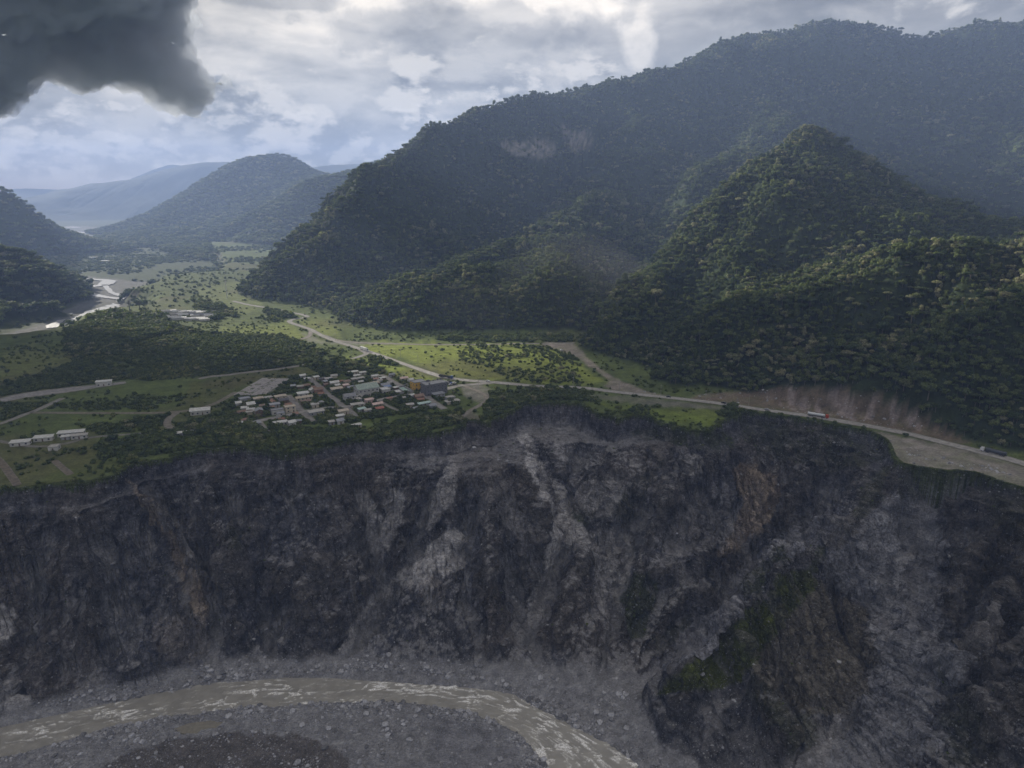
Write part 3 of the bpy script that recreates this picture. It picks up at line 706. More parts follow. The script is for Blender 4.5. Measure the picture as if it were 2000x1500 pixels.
# grass rim
col = np.where((SD <= 0.2)[..., None], np.array([0.075, 0.095, 0.03])*(0.6+0.8*n_b)[..., None], col)
M_ROCK = ground_mat('gorge_rock', 0.16, 2.4, True, 0.22)
qm = (SD[:-1, :-1] > -3.5) & (SD[:-1, 1:] > -3.5) & (SD[1:, 1:] > -3.5) & (SD[1:, :-1] > -3.5)
patchn = 1 + (stk2-.5)*0.9*(SD > 0) + (stk-.5)*0.5*(SD > 0)
gorge = grid_mesh('gorge_terrain', GX+DXg, GY+DYg, G, col, M_ROCK, stony, qm)
def g_z(X, Y): return bil(G, GX0, GY0, GST, X, Y)
exec_part = None
# ------------------------------------------------------------------ land beyond the rim: one fan-shaped sheet, finer near the gorge
az = np.concatenate([np.radians(np.linspace(-80, -42, 24))[:-1], np.radians(np.linspace(-42, 42, 760)), np.radians(np.linspace(42, 80, 24))[1:]])
rr = 330*np.exp(np.linspace(0, math.log(8750/330.0), 560))
AZ, RRr = np.meshgrid(az, rr)
TX = RRr*np.sin(AZ); TY = RRr*np.cos(AZ)
TZ = landZ(TX, TY); SDt = rim_sd(TX, TY)
fpx, fpy = proj(TX, TY, TZ)
FT = floorZ(TX, TY); onF = sstep(4.0, 1.0, TZ-FT)
near = (TY < 1700)
f1 = fbm(TX, TY, 120, 4, 201); f2 = fbm(TX, TY, 28, 4, 202); f3 = fbm(TX, TY, 7, 3, 203)
tcol = np.zeros(TX.shape+(3,)) + np.array([0.085, 0.11, 0.035])
tcol *= (0.7+0.6*f2)[..., None]
forest_c = np.array([0.030, 0.042, 0.020])*(0.7+0.6*f3)[..., None]
FP = lambda poly, w=4, warp=7, seed=31: soft(fpx, fpy, poly, w, warp, seed)
FIELDS = [   # open pasture, brighter grass
 ([(700,668),(860,672),(1050,668),(1110,690),(1160,735),(1180,752),(1050,750),(960,742),(880,735),(800,705),(740,690)], 1, (0.19,0.225,0.05)),
 ([(430,640),(560,628),(600,650),(640,664),(600,665),(500,655),(420,650)], .9, (0.165,0.195,0.05)),
 ([(570,615),(640,625),(665,660),(640,655),(590,630)], .9, (0.17,0.195,0.055)),
 ([(660,700),(730,705),(810,722),(865,750),(850,760),(810,748),(760,728),(690,712)], 1, (0.185,0.225,0.05)),
 ([(380,560),(500,545),(510,600),(430,625),(400,600)], .8, (0.15,0.175,0.06)),
 ([(370,745),(560,725),(640,712),(700,720),(640,735),(560,738),(510,738),(450,775),(400,790),(360,790)], .8, (0.095,0.10,0.035)),
 ([(0,690),(60,672),(150,690),(130,720),(40,740),(0,745)], .8, (0.13,0.145,0.05)),
 ([(270,600),(340,585),(370,610),(300,625)], .6, (0.11,0.12,0.05)),
 ([(1170,785),(1270,800),(1420,795),(1440,830),(1330,830),(1230,812)], 1, (0.13,0.17,0.035)),
 ([(300,800),(430,770),(440,790),(350,835),(290,835)], .8, (0.09,0.095,0.04)),
 ([(600,855),(740,850),(820,848),(660,872)], .9, (0.10,0.14,0.03)),
 ([(0,880),(200,865),(300,880),(240,925),(0,955)], .7, (0.085,0.11,0.03)),
 ([(60,605),(90,600),(75,620),(55,618)], .9, (0.13,0.15,0.05)),
]
for p, a, c in FIELDS: tcol = mixc(tcol, c, FP(p, 6, 12)*a*(0.55+0.6*f2).clip(0, 1))
tcol = mixc(tcol, (0.10, 0.085, 0.05), sstep(.52, .72, f1)*0.45)
BARE = [
 ([(1118,668),(1140,690),(1172,720),(1215,745),(1262,765),(1300,772),(1240,772),(1180,755),(1190,742),(1150,715),(1110,690),(1060,676),(1060,669)], .95, (0.225,0.195,0.175)),
 ([(940,750),(900,757),(905,770),(940,790),(950,780),(965,762)], .8, (0.21,0.195,0.185)),
 ([(895,815),(915,800),(950,825),(975,835),(925,845)], .8, (0.19,0.17,0.15)),
 ([(590,650),(640,668),(710,668),(790,672),(700,676),(600,668)], .7, (0.21,0.20,0.19)),
 ([(1100,768),(1280,778),(1400,795),(1520,805),(1400,800),(1240,790)], .7, (0.17,0.16,0.15)),
 ([(1700,842),(1760,852),(1860,872),(1900,880),(2100,945),(2100,990),(1960,948),(1900,930),(1790,920),(1738,900),(1730,870)], .97, (0.225,0.205,0.185)),
 ([(1360,772),(1450,765),(1540,756),(1620,758),(1700,768),(1770,795),(1850,842),(1900,868),(1850,866),(1700,832),(1560,808),(1440,790),(1350,780)], .9, (0.165,0.125,0.10)),
 ([(520,745),(560,745),(535,770),(500,775),(470,775)], .6, (0.19,0.18,0.17)),
]
for p, a, c in BARE: tcol = mixc(tcol, c, soft(fpx, fpy, p, 3, 5, 41)*a*(0.82+0.9*(f3-.5)).clip(0, 1))
cut = soft(fpx, fpy, [(1480,768),(1560,752),(1620,757),(1700,768),(1770,797),(1840,842),(1760,838),(1640,815),(1540,800)], 4, 8, 43)
tcol = mixc(tcol, (0.26, 0.22, 0.21), cut*sstep(.52, .68, fbm(TX, TY*.5, 5, 3, 207))*0.8)
# forest floor on the slopes; crags of pale rock below the skyline
onM = 1-onF
tcol = tcol*(onF[..., None]) + forest_c*(onM[..., None])
mtn_cut = soft(fpx, fpy, BARE[6][0], 3, 5, 41)
tcol = mixc(tcol, (0.165, 0.125, 0.10), mtn_cut*onM*(0.6+0.6*(f3-.3)).clip(0, 1))
tcol = mixc(tcol, (0.26, 0.22, 0.21), cut*sstep(.52, .68, fbm(TX, TY*.5, 5, 3, 207))*0.7)
CRAG = [[(974,270),(1020,278),(1062,266),(1090,286),(1080,312),(1020,306),(980,294)], [(1092,240),(1112,256),(1152,256),(1162,288),(1125,298),(1102,278)]]
crag = np.zeros(TX.shape)
for p in CRAG: crag = np.maximum(crag, soft(fpx, fpy, p, 2.5, 6, 47)*(TY > 1750)*(TY < 2300))
tcol = mixc(tcol, (0.24, 0.22, 0.20), crag*(2.2*(f3-.22)).clip(0, 1))
# valley: gravel flats of the far river
isval = sstep(VALZ+14, VALZ+5, TZ)*onF
GRAV = [gp(x, y, VALZ)[:2] for x, y in [(-900,720),(0,668),(30,648),(100,628),(120,606),(150,592),(170,578),(128,546),(150,538),(210,543),(292,552),(300,562),(262,585),(250,600),(300,612),(240,640),(140,668),(0,700),(-900,760)]]
grav = soft(TX, TY, GRAV, 12, 16, 51)
GRAV2 = [gp(x, y, VALZ)[:2] for x, y in [(-900,500),(0,482),(60,466),(140,440),(230,446),(235,456),(190,464),(120,482),(0,500),(-900,540)]]
grav = np.maximum(grav, soft(TX, TY, GRAV2, 25, 40, 52))
tcol = mixc(tcol, (0.045, 0.058, 0.028), isval*0.7)
tcol = mixc(tcol, (0.17, 0.165, 0.165), grav*isval*(0.75+0.4*(f2-.5)).clip(0, 1))
bank = sstep(.25, .6, np.hypot(*np.gradient(TZ, axis=(0, 1)))/8)*onF*sstep(-3, -8, TZ)*sstep(VALZ+2, VALZ+6, TZ)
tcol = mixc(tcol, (0.12, 0.10, 0.085), bank*0.7)
M_LAND = ground_mat('land_surface', 0.10, 0.8, False, 0.25)
TZd = TZ - 0.25*(SDt > -6)*(SDt < 0)
qmt = (SDt < -1.2); qmt = (qmt[:-1, :-1] & qmt[:-1, 1:] & qmt[1:, 1:] & qmt[1:, :-1])
land = grid_mesh('ground', TX, TY, TZd, tcol, M_LAND, None, qmt)

# plain all round, out to the horizon
def sheet(name, pts, mat, z=None):
    me = bpy.data.meshes.new(name); me.from_pydata([tuple(p) for p in pts], [], [tuple(range(len(pts)))]); me.materials.append(mat)
    o = bpy.data.objects.new(name, me); COL.objects.link(o); return o
M_PLAIN = plain('dull_land', (0.05, 0.06, 0.04), 0.95, scale=0.002)
o = sheet('lowland', [(-30000, -30000, BED-6), (30000, -30000, BED-6), (30000, 30000, BED-6), (-30000, 30000, BED-6)], M_PLAIN); o['kind'] = 'structure'

# ------------------------------------------------------------------ rivers
mw, t, b, o_ = new_mat('muddy_river')
tcn = t.new('ShaderNodeNewGeometry').outputs['Position']
foam = t.math('MULTIPLY', t.new('ShaderNodeAttribute', attribute_name='Stony').outputs['Fac'], t.ramp(t.noise(tcn, 1.3, 6.0, 0.7), .36, .60, .15, 1.35), clamp=True)
uvw = t.new('ShaderNodeAttribute', attribute_name='Col').outputs['Color']
t.set(b.inputs['Base Color'], t.mix(foam, t.mix(t.ramp(t.noise(tcn, 0.12, 4.0), .35, .65), (0.225, 0.215, 0.19, 1), (0.285, 0.272, 0.24, 1)), (0.85, 0.84, 0.82, 1)))
t.set(b.inputs['Roughness'], t.math('ADD', t.math('MULTIPLY', foam, 0.5), 0.3)); b.inputs['Specular IOR Level'].default_value = 0.45
bu = t.new('ShaderNodeBump'); bu.inputs['Distance'].default_value = 0.25; bu.inputs['Strength'].default_value = 0.8
t.set(bu.inputs['Height'], t.math('ADD', t.noise(tcn, 0.8, 5.0, 0.6), t.math('MULTIPLY', t.noise(tcn, 3.0, 3.0), .3))); t.set(b.inputs['Normal'], bu.outputs[0])
def resample(line, n):
    P = np.array(line, float); d = np.concatenate([[0], np.cumsum(np.hypot(*(P[1:]-P[:-1]).T))]); s = np.linspace(0, d[-1], n)
    return np.stack([np.interp(s, d, P[:, 0]), np.interp(s, d, P[:, 1])], -1), d[-1]
NU = 1300
topw, Lr = resample([gp(x, y, BED)[:2] for x, y in RIV_TOP], NU)
botw, _ = resample([gp(x, y, BED)[:2] for x, y in RIV_BOT[::-1]], NU)
nv = 84; vv = np.linspace(-0.18, 1.18, nv)[None, :, None]
W = topw[:, None, :]*(1-vv) + botw[:, None, :]*vv
U = np.repeat(np.linspace(0, Lr, NU)[:, None], nv, 1); V = np.repeat(vv[:, :, 0], NU, 0)*26
rpx, rpy = proj(W[..., 0], W[..., 1], BED)
bst = (fbm(U*0.34+(fbm(U,V,9,2,309)-.5)*5, V*1.0, 1.5, 4, 301, 0.62)); zone = fbm(U, V*2, 22, 3, 303)
hot = np.zeros(U.shape)
for cxp, cyp, rx_, ry_ in [(520,1345,70,16),(560,1356,60,10),(440,1375,50,12),(240,1390,60,16),(80,1420,60,18),(640,1372,90,8),(860,1345,70,14),(925,1362,40,16),(1000,1385,40,20),(1065,1420,45,26),(1110,1450,60,26),(1160,1485,60,26),(1060,1470,40,24),(1240,1490,30,20),(750,1340,60,10)]:
    hot = np.maximum(hot, np.exp(-((rpx-cxp)/rx_)**2-((rpy-cyp)/ry_)**2))
fo = sstep(0.545, 0.76, bst*0.84 + 0.16*hot + 0.08*zone)*(0.35+0.65*hot)
fo = np.clip(fo + sstep(.52, .76, bst)*hot*0.75, 0, 1)*(0.65+.35*fbm(U, V, .8, 2, 311))
WZ = BED - 0.75 + fo*0.45 + (fbm(U, V, 5, 3, 305)-.5)*0.35
river = grid_mesh('river', W[..., 0], W[..., 1], WZ, np.zeros(U.shape+(3,)), mw, fo, None, 'structure', True)
pw = sheet('pond_water', [(x, y, BED-0.6) for x, y in [gp(a, c, BED)[:2] for a, c in [(330,1428),(335,1405),(440,1400),(445,1425),(400,1436)]]], plain('pond_water', (0.20, 0.185, 0.15), 0.25)); pw['kind'] = 'structure'; pw.name = 'puddle'
mfw, t, b, o_ = new_mat('far_river_water')
b.inputs['Base Color'].default_value = (0.22, 0.22, 0.22, 1); b.inputs['Roughness'].default_value = 0.38; b.inputs['Specular IOR Level'].default_value = 1.0
bu = t.new('ShaderNodeBump'); bu.inputs['Distance'].default_value = 0.35; t.set(bu.inputs['Height'], t.noise(t.new('ShaderNodeNewGeometry').outputs['Position'], 0.25, 4.0)); t.set(b.inputs['Normal'], bu.outputs[0])
def ribbon(name, pts, widths, z, mat, zf=None, sub=6.0, kind='structure', lift=0.0, rag=0.0):
    P = [p[:2] for p in pts]; n = len(P)
    # Catmull-Rom
    out = []; ws = []
    for i in range(n-1):
        p0 = P[max(i-1, 0)]; p1 = P[i]; p2 = P[i+1]; p3 = P[min(i+2, n-1)]; k = max(2, int(math.dist(p1, p2)/sub))
        for j in range(k):
            tt = j/k; a = tt*tt; c = a*tt
            out.append(tuple(0.5*((2*p1[m]) + (-p0[m]+p2[m])*tt + (2*p0[m]-5*p1[m]+4*p2[m]-p3[m])*a + (-p0[m]+3*p1[m]-3*p2[m]+p3[m])*c) for m in (0, 1)))
            ws.append(widths[i]*(1-tt)+widths[i+1]*tt)
    out.append(P[-1]); ws.append(widths[-1]); Q = np.array(out); ws = np.array(ws)
    tg = np.gradient(Q, axis=0); tg /= np.linalg.norm(tg, axis=1)[:, None]+1e-9; nr = np.stack([-tg[:, 1], tg[:, 0]], -1)
    cr = np.linspace(-.5, .5, 7)
    wv = ws[:, None]*cr[None, :]*(1 + rag*(fbm(Q[:, :1]+cr*0+np.sign(cr)*50, Q[:, 1:]+cr*0, 9, 2, 7)-.5)*2)
    X = Q[:, 0:1]+nr[:, 0:1]*wv; Y = Q[:, 1:2]+nr[:, 1:2]*wv
    Z = (zf(X, Y) if zf else np.zeros_like(X)+z) + lift
    return X, Y, Z
def add_ribbon(name, pxs, wd, z, mat, zf=None, lift=0.0, rag=0.0, sub=6.0, pal=(0.2,0.2,0.2), edge=None):
    pts = [gp(x, y, z) for x, y in pxs]
    if not hasattr(wd, '__len__'): wd = [wd]*len(pts)
    X, Y, Z = ribbon(name, pts, wd, z, mat, zf, sub, lift=lift, rag=rag)
    c = np.zeros(X.shape+(3,)) + np.array(pal); k = 0.85+0.3*fbm(X, Y, 8, 3, 9); c *= k[..., None]
    if edge: c[:, 0] = c[:, -1] = np.array(edge)
    return grid_mesh(name, X, Y, Z, c, mat, None, None, 'structure', True)
for pxs, wd in [([(150,638),(165,622),(198,606),(230,597),(241,588),(232,584),(214,582),(190,578),(170,574),(154,567),(175,561),(206,556),(212,550),(195,547),(128,543)], [26,26,24,22,14,11,11,12,13,15,18,22,22,12,8]),
                ([(204,557),(212,566),(220,573),(240,578),(250,576),(262,572),(280,566)], [8,7,7,12,12,16,8]),
                ([(104,641),(107,634),(118,628),(140,612)], [14,14,8,3]),
                ([(58,471),(85,468.5),(120,466),(160,462.5),(186,459.5),(165,456),(160,452)], [60,60,44,40,34,40,30]), ([(158,452.5),(190,452.6),(227,454)], [60,60,24]),
                ([(80,474),(95,475.5),(108,476.5)], [30,34,10]), ([(8,484.5),(35,483.8)], [30,14]), ([(128,443.4),(140,444),(151,445)], [40,50,30])]:
    add_ribbon('far_river', pxs, [q*1.45 for q in wd], VALZ, mfw, None, 1.2, 0.4, pal=(0.2, 0.2, 0.2))

# ------------------------------------------------------------------ haze
hz = bpy.data.meshes.new('haze'); x0, x1, y0, y1, z0, z1 = -9000, 7000, -1500, 8900, BED-8, 674
hz.from_pydata([(x0,y0,z0),(x1,y0,z0),(x1,y1,z0),(x0,y1,z0),(x0,y0,z1),(x1,y0,z1),(x1,y1,z1),(x0,y1,z1)], [], [(3,2,1,0),(4,5,6,7),(0,1,5,4),(1,2,6,5),(2,3,7,6),(3,0,4,7)])
hm = bpy.data.materials.new('haze_air'); hm.use_nodes = True; hm.node_tree.nodes.clear(); t = NT(hm.node_tree)
pv = t.new('ShaderNodeVolumePrincipled'); pv.inputs['Color'].default_value = (0.40, 0.53, 0.86, 1); pv.inputs['Density'].default_value = HAZE
pv.inputs['Anisotropy'].default_value = 0.05
ov = t.new('ShaderNodeOutputMaterial'); t.l.new(pv.outputs[0], ov.inputs['Volume'])
try: hm.cycles.homogeneous_volume = True
except Exception: pass
hz.materials.append(hm); ho = bpy.data.objects.new('haze', hz); COL.objects.link(ho); ho['kind'] = 'stuff'; ho['label'] = 'pale blue haze filling the valley air'

# ------------------------------------------------------------------ the big slate-grey cloud hanging in front of the sun (a real body of vapour, it shades the gorge)
import bmesh
cr_ = random.Random(5); bm = bmesh.new(); CD = 1880.0
for px_, py_, r_ in [(-150,30,120),(-40,10,110),(60,40,84),(130,62,84),(195,92,82),(255,112,72),(305,135,60),(345,152,50),(378,168,36),(300,70,60),(235,30,80),(120,-20,110),(0,-50,130),
                     (-250,-40,200),(-100,-150,190),(130,-150,160),(270,-90,90),(285,-10,62),(0,-320,240),(180,-300,180),(-260,-320,260),(-520,-60,260),(-560,-340,300),(-150,-560,330),(250,-520,240),
                     (-30,160,40),(12,165,26),(35,152,15),(-60,170,40),(250,150,36),(300,175,26),(190,132,36),(130,112,44),(60,100,34),(340,190,18),(437,166,13),(430,176,10),(446,154,8),(424,168,8)]:
    n_ = 1 if r_ < 30 else 3
    for k_ in range(n_):
        d_ = CD + cr_.uniform(-.6, .6)*r_*1.1; c_ = dirpx(px_ + cr_.uniform(-.25, .25)*r_*(n_ > 1), py_ + cr_.uniform(-.18, .18)*r_*(n_ > 1))*d_; c_[2] += CAMH
        rad = r_/1350*CD*cr_.uniform(.75, 1.0)
        m_ = Matrix.Translation(Vector(c_)) @ Matrix.Diagonal((rad, rad, rad*0.95, 1)); bmesh.ops.create_icosphere(bm, subdivisions=3, radius=1.0, matrix=m_)
cm_ = bpy.data.meshes.new('cloud'); bm.to_mesh(cm_); bm.free(); cl = bpy.data.objects.new('cloud', cm_); COL.objects.link(cl); cl['kind'] = 'stuff'; cl['label'] = 'large dark grey storm cloud at the upper left of the sky'
rmf = cl.modifiers.new('merge', 'REMESH'); rmf.mode = 'VOXEL'; rmf.voxel_size = 9.0
for nm_, sz_, st_ in (('billow', 110.0, 80.0), ('puff', 40.0, 60.0), ('wisp', 15.0, 24.0)):
    tx_ = bpy.data.textures.new(nm_, 'CLOUDS'); tx_.noise_scale = sz_; tx_.noise_depth = 3; dm_ = cl.modifiers.new(nm_, 'DISPLACE'); dm_.texture = tx_; dm_.strength = st_; dm_.mid_level = 0.5; dm_.texture_coords = 'GLOBAL'
vm = bpy.data.materials.new('cloud_vapour'); vm.use_nodes = True; vm.node_tree.nodes.clear(); t = NT(vm.node_tree)
pv = t.new('ShaderNodeVolumePrincipled'); pv.inputs['Color'].default_value = (0.90, 0.94, 1.0, 1); pv.inputs['Density'].default_value = 0.028; pv.inputs['Anisotropy'].default_value = -0.1
ov = t.new('ShaderNodeOutputMaterial'); t.l.new(pv.outputs[0], ov.inputs['Volume'])
try: vm.cycles.homogeneous_volume = True
except Exception: pass
cm_.materials.append(vm)

# sunlit dust hanging at the mouth of the side valley
bm = bmesh.new()
for q_, r_ in ((dp(1165,590,930), (95,100,75)), (dp(1110,545,1020), (110,110,70)), (dp(1190,640,880), (60,70,30)), (dp(960,600,960), (90,80,45)), (dp(1010,742,690), (20,10,7))):
    bmesh.ops.create_icosphere(bm, subdivisions=3, radius=1.0, matrix=Matrix.Translation(Vector(q_)) @ Matrix.Diagonal((*r_, 1)))
mm_ = bpy.data.meshes.new('mist'); bm.to_mesh(mm_); bm.free(); mo = bpy.data.objects.new('mist', mm_); COL.objects.link(mo); mo['kind'] = 'stuff'; mo['label'] = 'pale dust and mist hanging at the mouth of the side valley'
mr_ = mo.modifiers.new('merge', 'REMESH'); mr_.mode = 'VOXEL'; mr_.voxel_size = 5.0
mv = bpy.data.materials.new('dust'); mv.use_nodes = True; mv.node_tree.nodes.clear(); t = NT(mv.node_tree)
pv = t.new('ShaderNodeVolumePrincipled'); pv.inputs['Color'].default_value = (0.9, 0.9, 0.92, 1); pv.inputs['Density'].default_value = 0.00018
ov = t.new('ShaderNodeOutputMaterial'); t.l.new(pv.outputs[0], ov.inputs['Volume'])
mm_.materials.append(mv)
# ------------------------------------------------------------------ vegetation prototypes
def mesh_from(name, verts, faces, mats, fmat=None, smooth=False):
    me = bpy.data.meshes.new(name); me.from_pydata(verts, [], faces)
    for m in mats: me.materials.append(m)
    if fmat is not None: me.polygons.foreach_set('material_index', np.array(fmat, np.int32))
    if smooth: me.polygons.foreach_set('use_smooth', np.ones(len(faces), bool))
    me.update(); return me
def leaf_mat(name, c0, c1, c2, transl=0.38):
    m, t, b, o = new_mat(name)
    oi = t.new('ShaderNodeObjectInfo'); r = oi.outputs['Random']
    gn = t.new('ShaderNodeNewGeometry'); ri = gn.outputs['Random Per Island']
    big = t.noise(oi.outputs['Location'], 0.012, 3.0)
    c = t.mix(t.ramp(r, 0.0, 1.0, smooth=False), c0+(1,), c1+(1,)); c = t.mix(t.ramp(t.math('ADD', t.math('MULTIPLY', t.math('FRACT', t.math('MULTIPLY', r, 17.3)), 0.6), big), 0.95, 1.15), c, c2+(1,))
    v = t.ramp(ri, 0.0, 1.0, 0.45, 1.65, False); c = t.vmath('MULTIPLY', c, t.new('ShaderNodeCombineXYZ', i_0=v, i_1=v, i_2=v).outputs[0])
    b.inputs['Roughness'].default_value = 0.75; b.inputs['Specular IOR Level'].default_value = 0.2; t.set(b.inputs['Base Color'], c)
    tr = t.new('ShaderNodeBsdfTranslucent'); t.set(tr.inputs[0], t.vmath('MULTIPLY', c, (1.1, 1.25, 0.6)))
    mx = t.new('ShaderNodeMixShader'); mx.inputs[0].default_value = transl
    t.l.new(b.outputs[0], mx.inputs[1]); t.l.new(tr.outputs[0], mx.inputs[2]); t.l.new(mx.outputs[0], o.inputs[0]); return m
M_LEAF = leaf_mat('tree_leaves', (0.042, 0.066, 0.028), (0.125, 0.150, 0.055), (0.24, 0.23, 0.15))
M_LEAFB = leaf_mat('bush_leaves', (0.055, 0.078, 0.026), (0.10, 0.125, 0.04), (0.16, 0.17, 0.06))
M_BARK = plain('bark', (0.16, 0.14, 0.115), 0.9)
ICO = None
def ico():
    import bmesh
    bm = bmesh.new(); bmesh.ops.create_icosphere(bm, subdivisions=1, radius=1.0)
    v = [tuple(x.co) for x in bm.verts]; f = [tuple(x.index for x in p.verts) for p in bm.faces]; bm.free(); return v, f
ICOV, ICOF = ico()
def crown_geo(lobes, nleaf, lsize, seed, flat=0.0):
    """unit-ish crown: dark cores plus many small leaf sprays spread over lumpy lobes"""
    r = random.Random(seed); V = []; Fc = []
    for (x, y, z, rx, rz) in lobes:
        b = len(V)
        for v in ICOV:
            k = 0.74 + r.uniform(-.10, .10); V.append((x+v[0]*rx*k, y+v[1]*rx*k, z+v[2]*rz*k))
        Fc += [tuple(b+i for i in f) for f in ICOF]
    tot = sum(l[3]**2 for l in lobes)
    for (x, y, z, rx, rz) in lobes:
        for _ in range(int(nleaf*rx*rx/tot)):
            a = r.uniform(0, 2*math.pi); cz = r.uniform(-0.55, 1.0); s = math.sqrt(max(0, 1-cz*cz)); k = r.uniform(0.72, 1.12)
            n = Vector((s*math.cos(a), s*math.sin(a), cz)); c = Vector((x+n.x*rx*k, y+n.y*rx*k, z+n.z*rz*k))
            n = (n + Vector((r.uniform(-.4, .4), r.uniform(-.4, .4), r.uniform(-.2, .5)))).normalized()
            u = n.orthogonal().normalized(); q = Matrix.Rotation(r.uniform(0, 6.28), 3, n) @ u; p = n.cross(q)
            ls = lsize*r.uniform(0.6, 1.35); b = len(V)
            V += [tuple(c + q*ls + p*ls*.2), tuple(c + p*ls*.8 - n*ls*.2), tuple(c - q*ls - p*ls*.1), tuple(c - p*ls*.75 + n*ls*.1)]
            Fc.append((b, b+1, b+2, b+3))
    return V, Fc
def lobeset(kind, seed):
    r = random.Random(seed); L = []
    if kind == 'broad':
        L.append((0, 0, 0.0, 3.6, 2.6))
        for i in range(8): a = i/8*6.28 + r.uniform(-.4, .4); d = r.uniform(2.0, 3.6); L.append((d*math.cos(a), d*math.sin(a), r.uniform(-.7, 1.3), r.uniform(1.5, 2.5), r.uniform(1.1, 1.9)))
    elif kind == 'tall':
        for i in range(8): a = r.uniform(0, 6.28); d = r.uniform(.3, 1.9); L.append((d*math.cos(a), d*math.sin(a), -2.6+i*0.8, r.uniform(1.4, 2.3), r.uniform(1.3, 2.0)))
    elif kind == 'umbrella':
        for i in range(9): a = i/9*6.28*2; d = r.uniform(0.6, 4.2); L.append((d*math.cos(a), d*math.sin(a), r.uniform(-.3, .8)-d*.14, r.uniform(1.4, 2.2), r.uniform(.6, 1.0)))
    else:
        for i in range(7): a = r.uniform(0, 6.28); d = r.uniform(.5, 2.4); L.append((d*math.cos(a), d*math.sin(a), r.uniform(-1.2, 1.6), r.uniform(1.5, 2.5), r.uniform(1.3, 2.1)))
    return L
KINDS = ['broad', 'tall', 'umbrella', 'round', 'broad', 'round']
TRUNKH = {'broad': 5.0, 'tall': 5.0, 'umbrella': 7.0, 'round': 4.5}
def trunk_geo(h, r0, seed, zb=0.0):
    r = random.Random(seed); V = []; Fc = []
    def tube(path, rad, n=6):
        b = len(V)
        for (x, y, z), rr_ in zip(path, rad):
            for k in range(n): a = 6.283*k/n; V.append((x+rr_*math.cos(a), y+rr_*math.sin(a), z))
        for i in range(len(path)-1):
            for k in range(n): Fc.append((b+i*n+k, b+i*n+(k+1) % n, b+(i+1)*n+(k+1) % n, b+(i+1)*n+k))
    tube([(0,0,zb-1.0),(0.05,0,h*.5),(r.uniform(-.3,.3),r.uniform(-.3,.3),h)], [r0*1.4, r0, r0*.75])
    for i in range(4):
        a = i*1.57+r.uniform(-.4,.4); L = r.uniform(1.6, 2.8); tube([(0,0,h*.75),(math.cos(a)*L*.5, math.sin(a)*L*.5, h*.75+L*.5),(math.cos(a)*L, math.sin(a)*L, h*.75+L*.9)], [r0*.5, r0*.35, r0*.15], 5)
    return V, Fc
crown_me, trunk_me, proto_me = [], [], []
for i, k in enumerate(KINDS):
    v, f = crown_geo(lobeset(k, 31+i), 330, 0.62, 61+i); th = TRUNKH[k]
    v = [(a, b_, c + th + 1.2) for a, b_, c in v]
    crown_me.append(mesh_from('tree_crown', v, f, [M_LEAF])); tv, tf = trunk_geo(th, 0.26, i); trunk_me.append(mesh_from('tree_trunk', tv, tf, [M_BARK]))
    n = len(v); proto_me.append(mesh_from('wood_tree', v+tv, f+[tuple(n+q for q in p) for p in tf], [M_LEAF, M_BARK], [0]*len(f)+[1]*len(tf)))
bush_me = []
for i in range(4):
    r = random.Random(i+400); L = [(r.uniform(-.6,.6), r.uniform(-.6,.6), r.uniform(.25,.8), r.uniform(.5,.9), r.uniform(.4,.7)) for _ in range(4)]
    v, f = crown_geo(L, 90, 0.24, 90+i); bush_me.append(mesh_from('bush', v, f, [M_LEAFB]))
tuft_me = []
def proto_collection(name, meshes):
    c = bpy.data.collections.new(name)
    for i, me in enumerate(meshes):
        o = bpy.data.objects.new(f'{name}_form', me); c.objects.link(o)
    return c
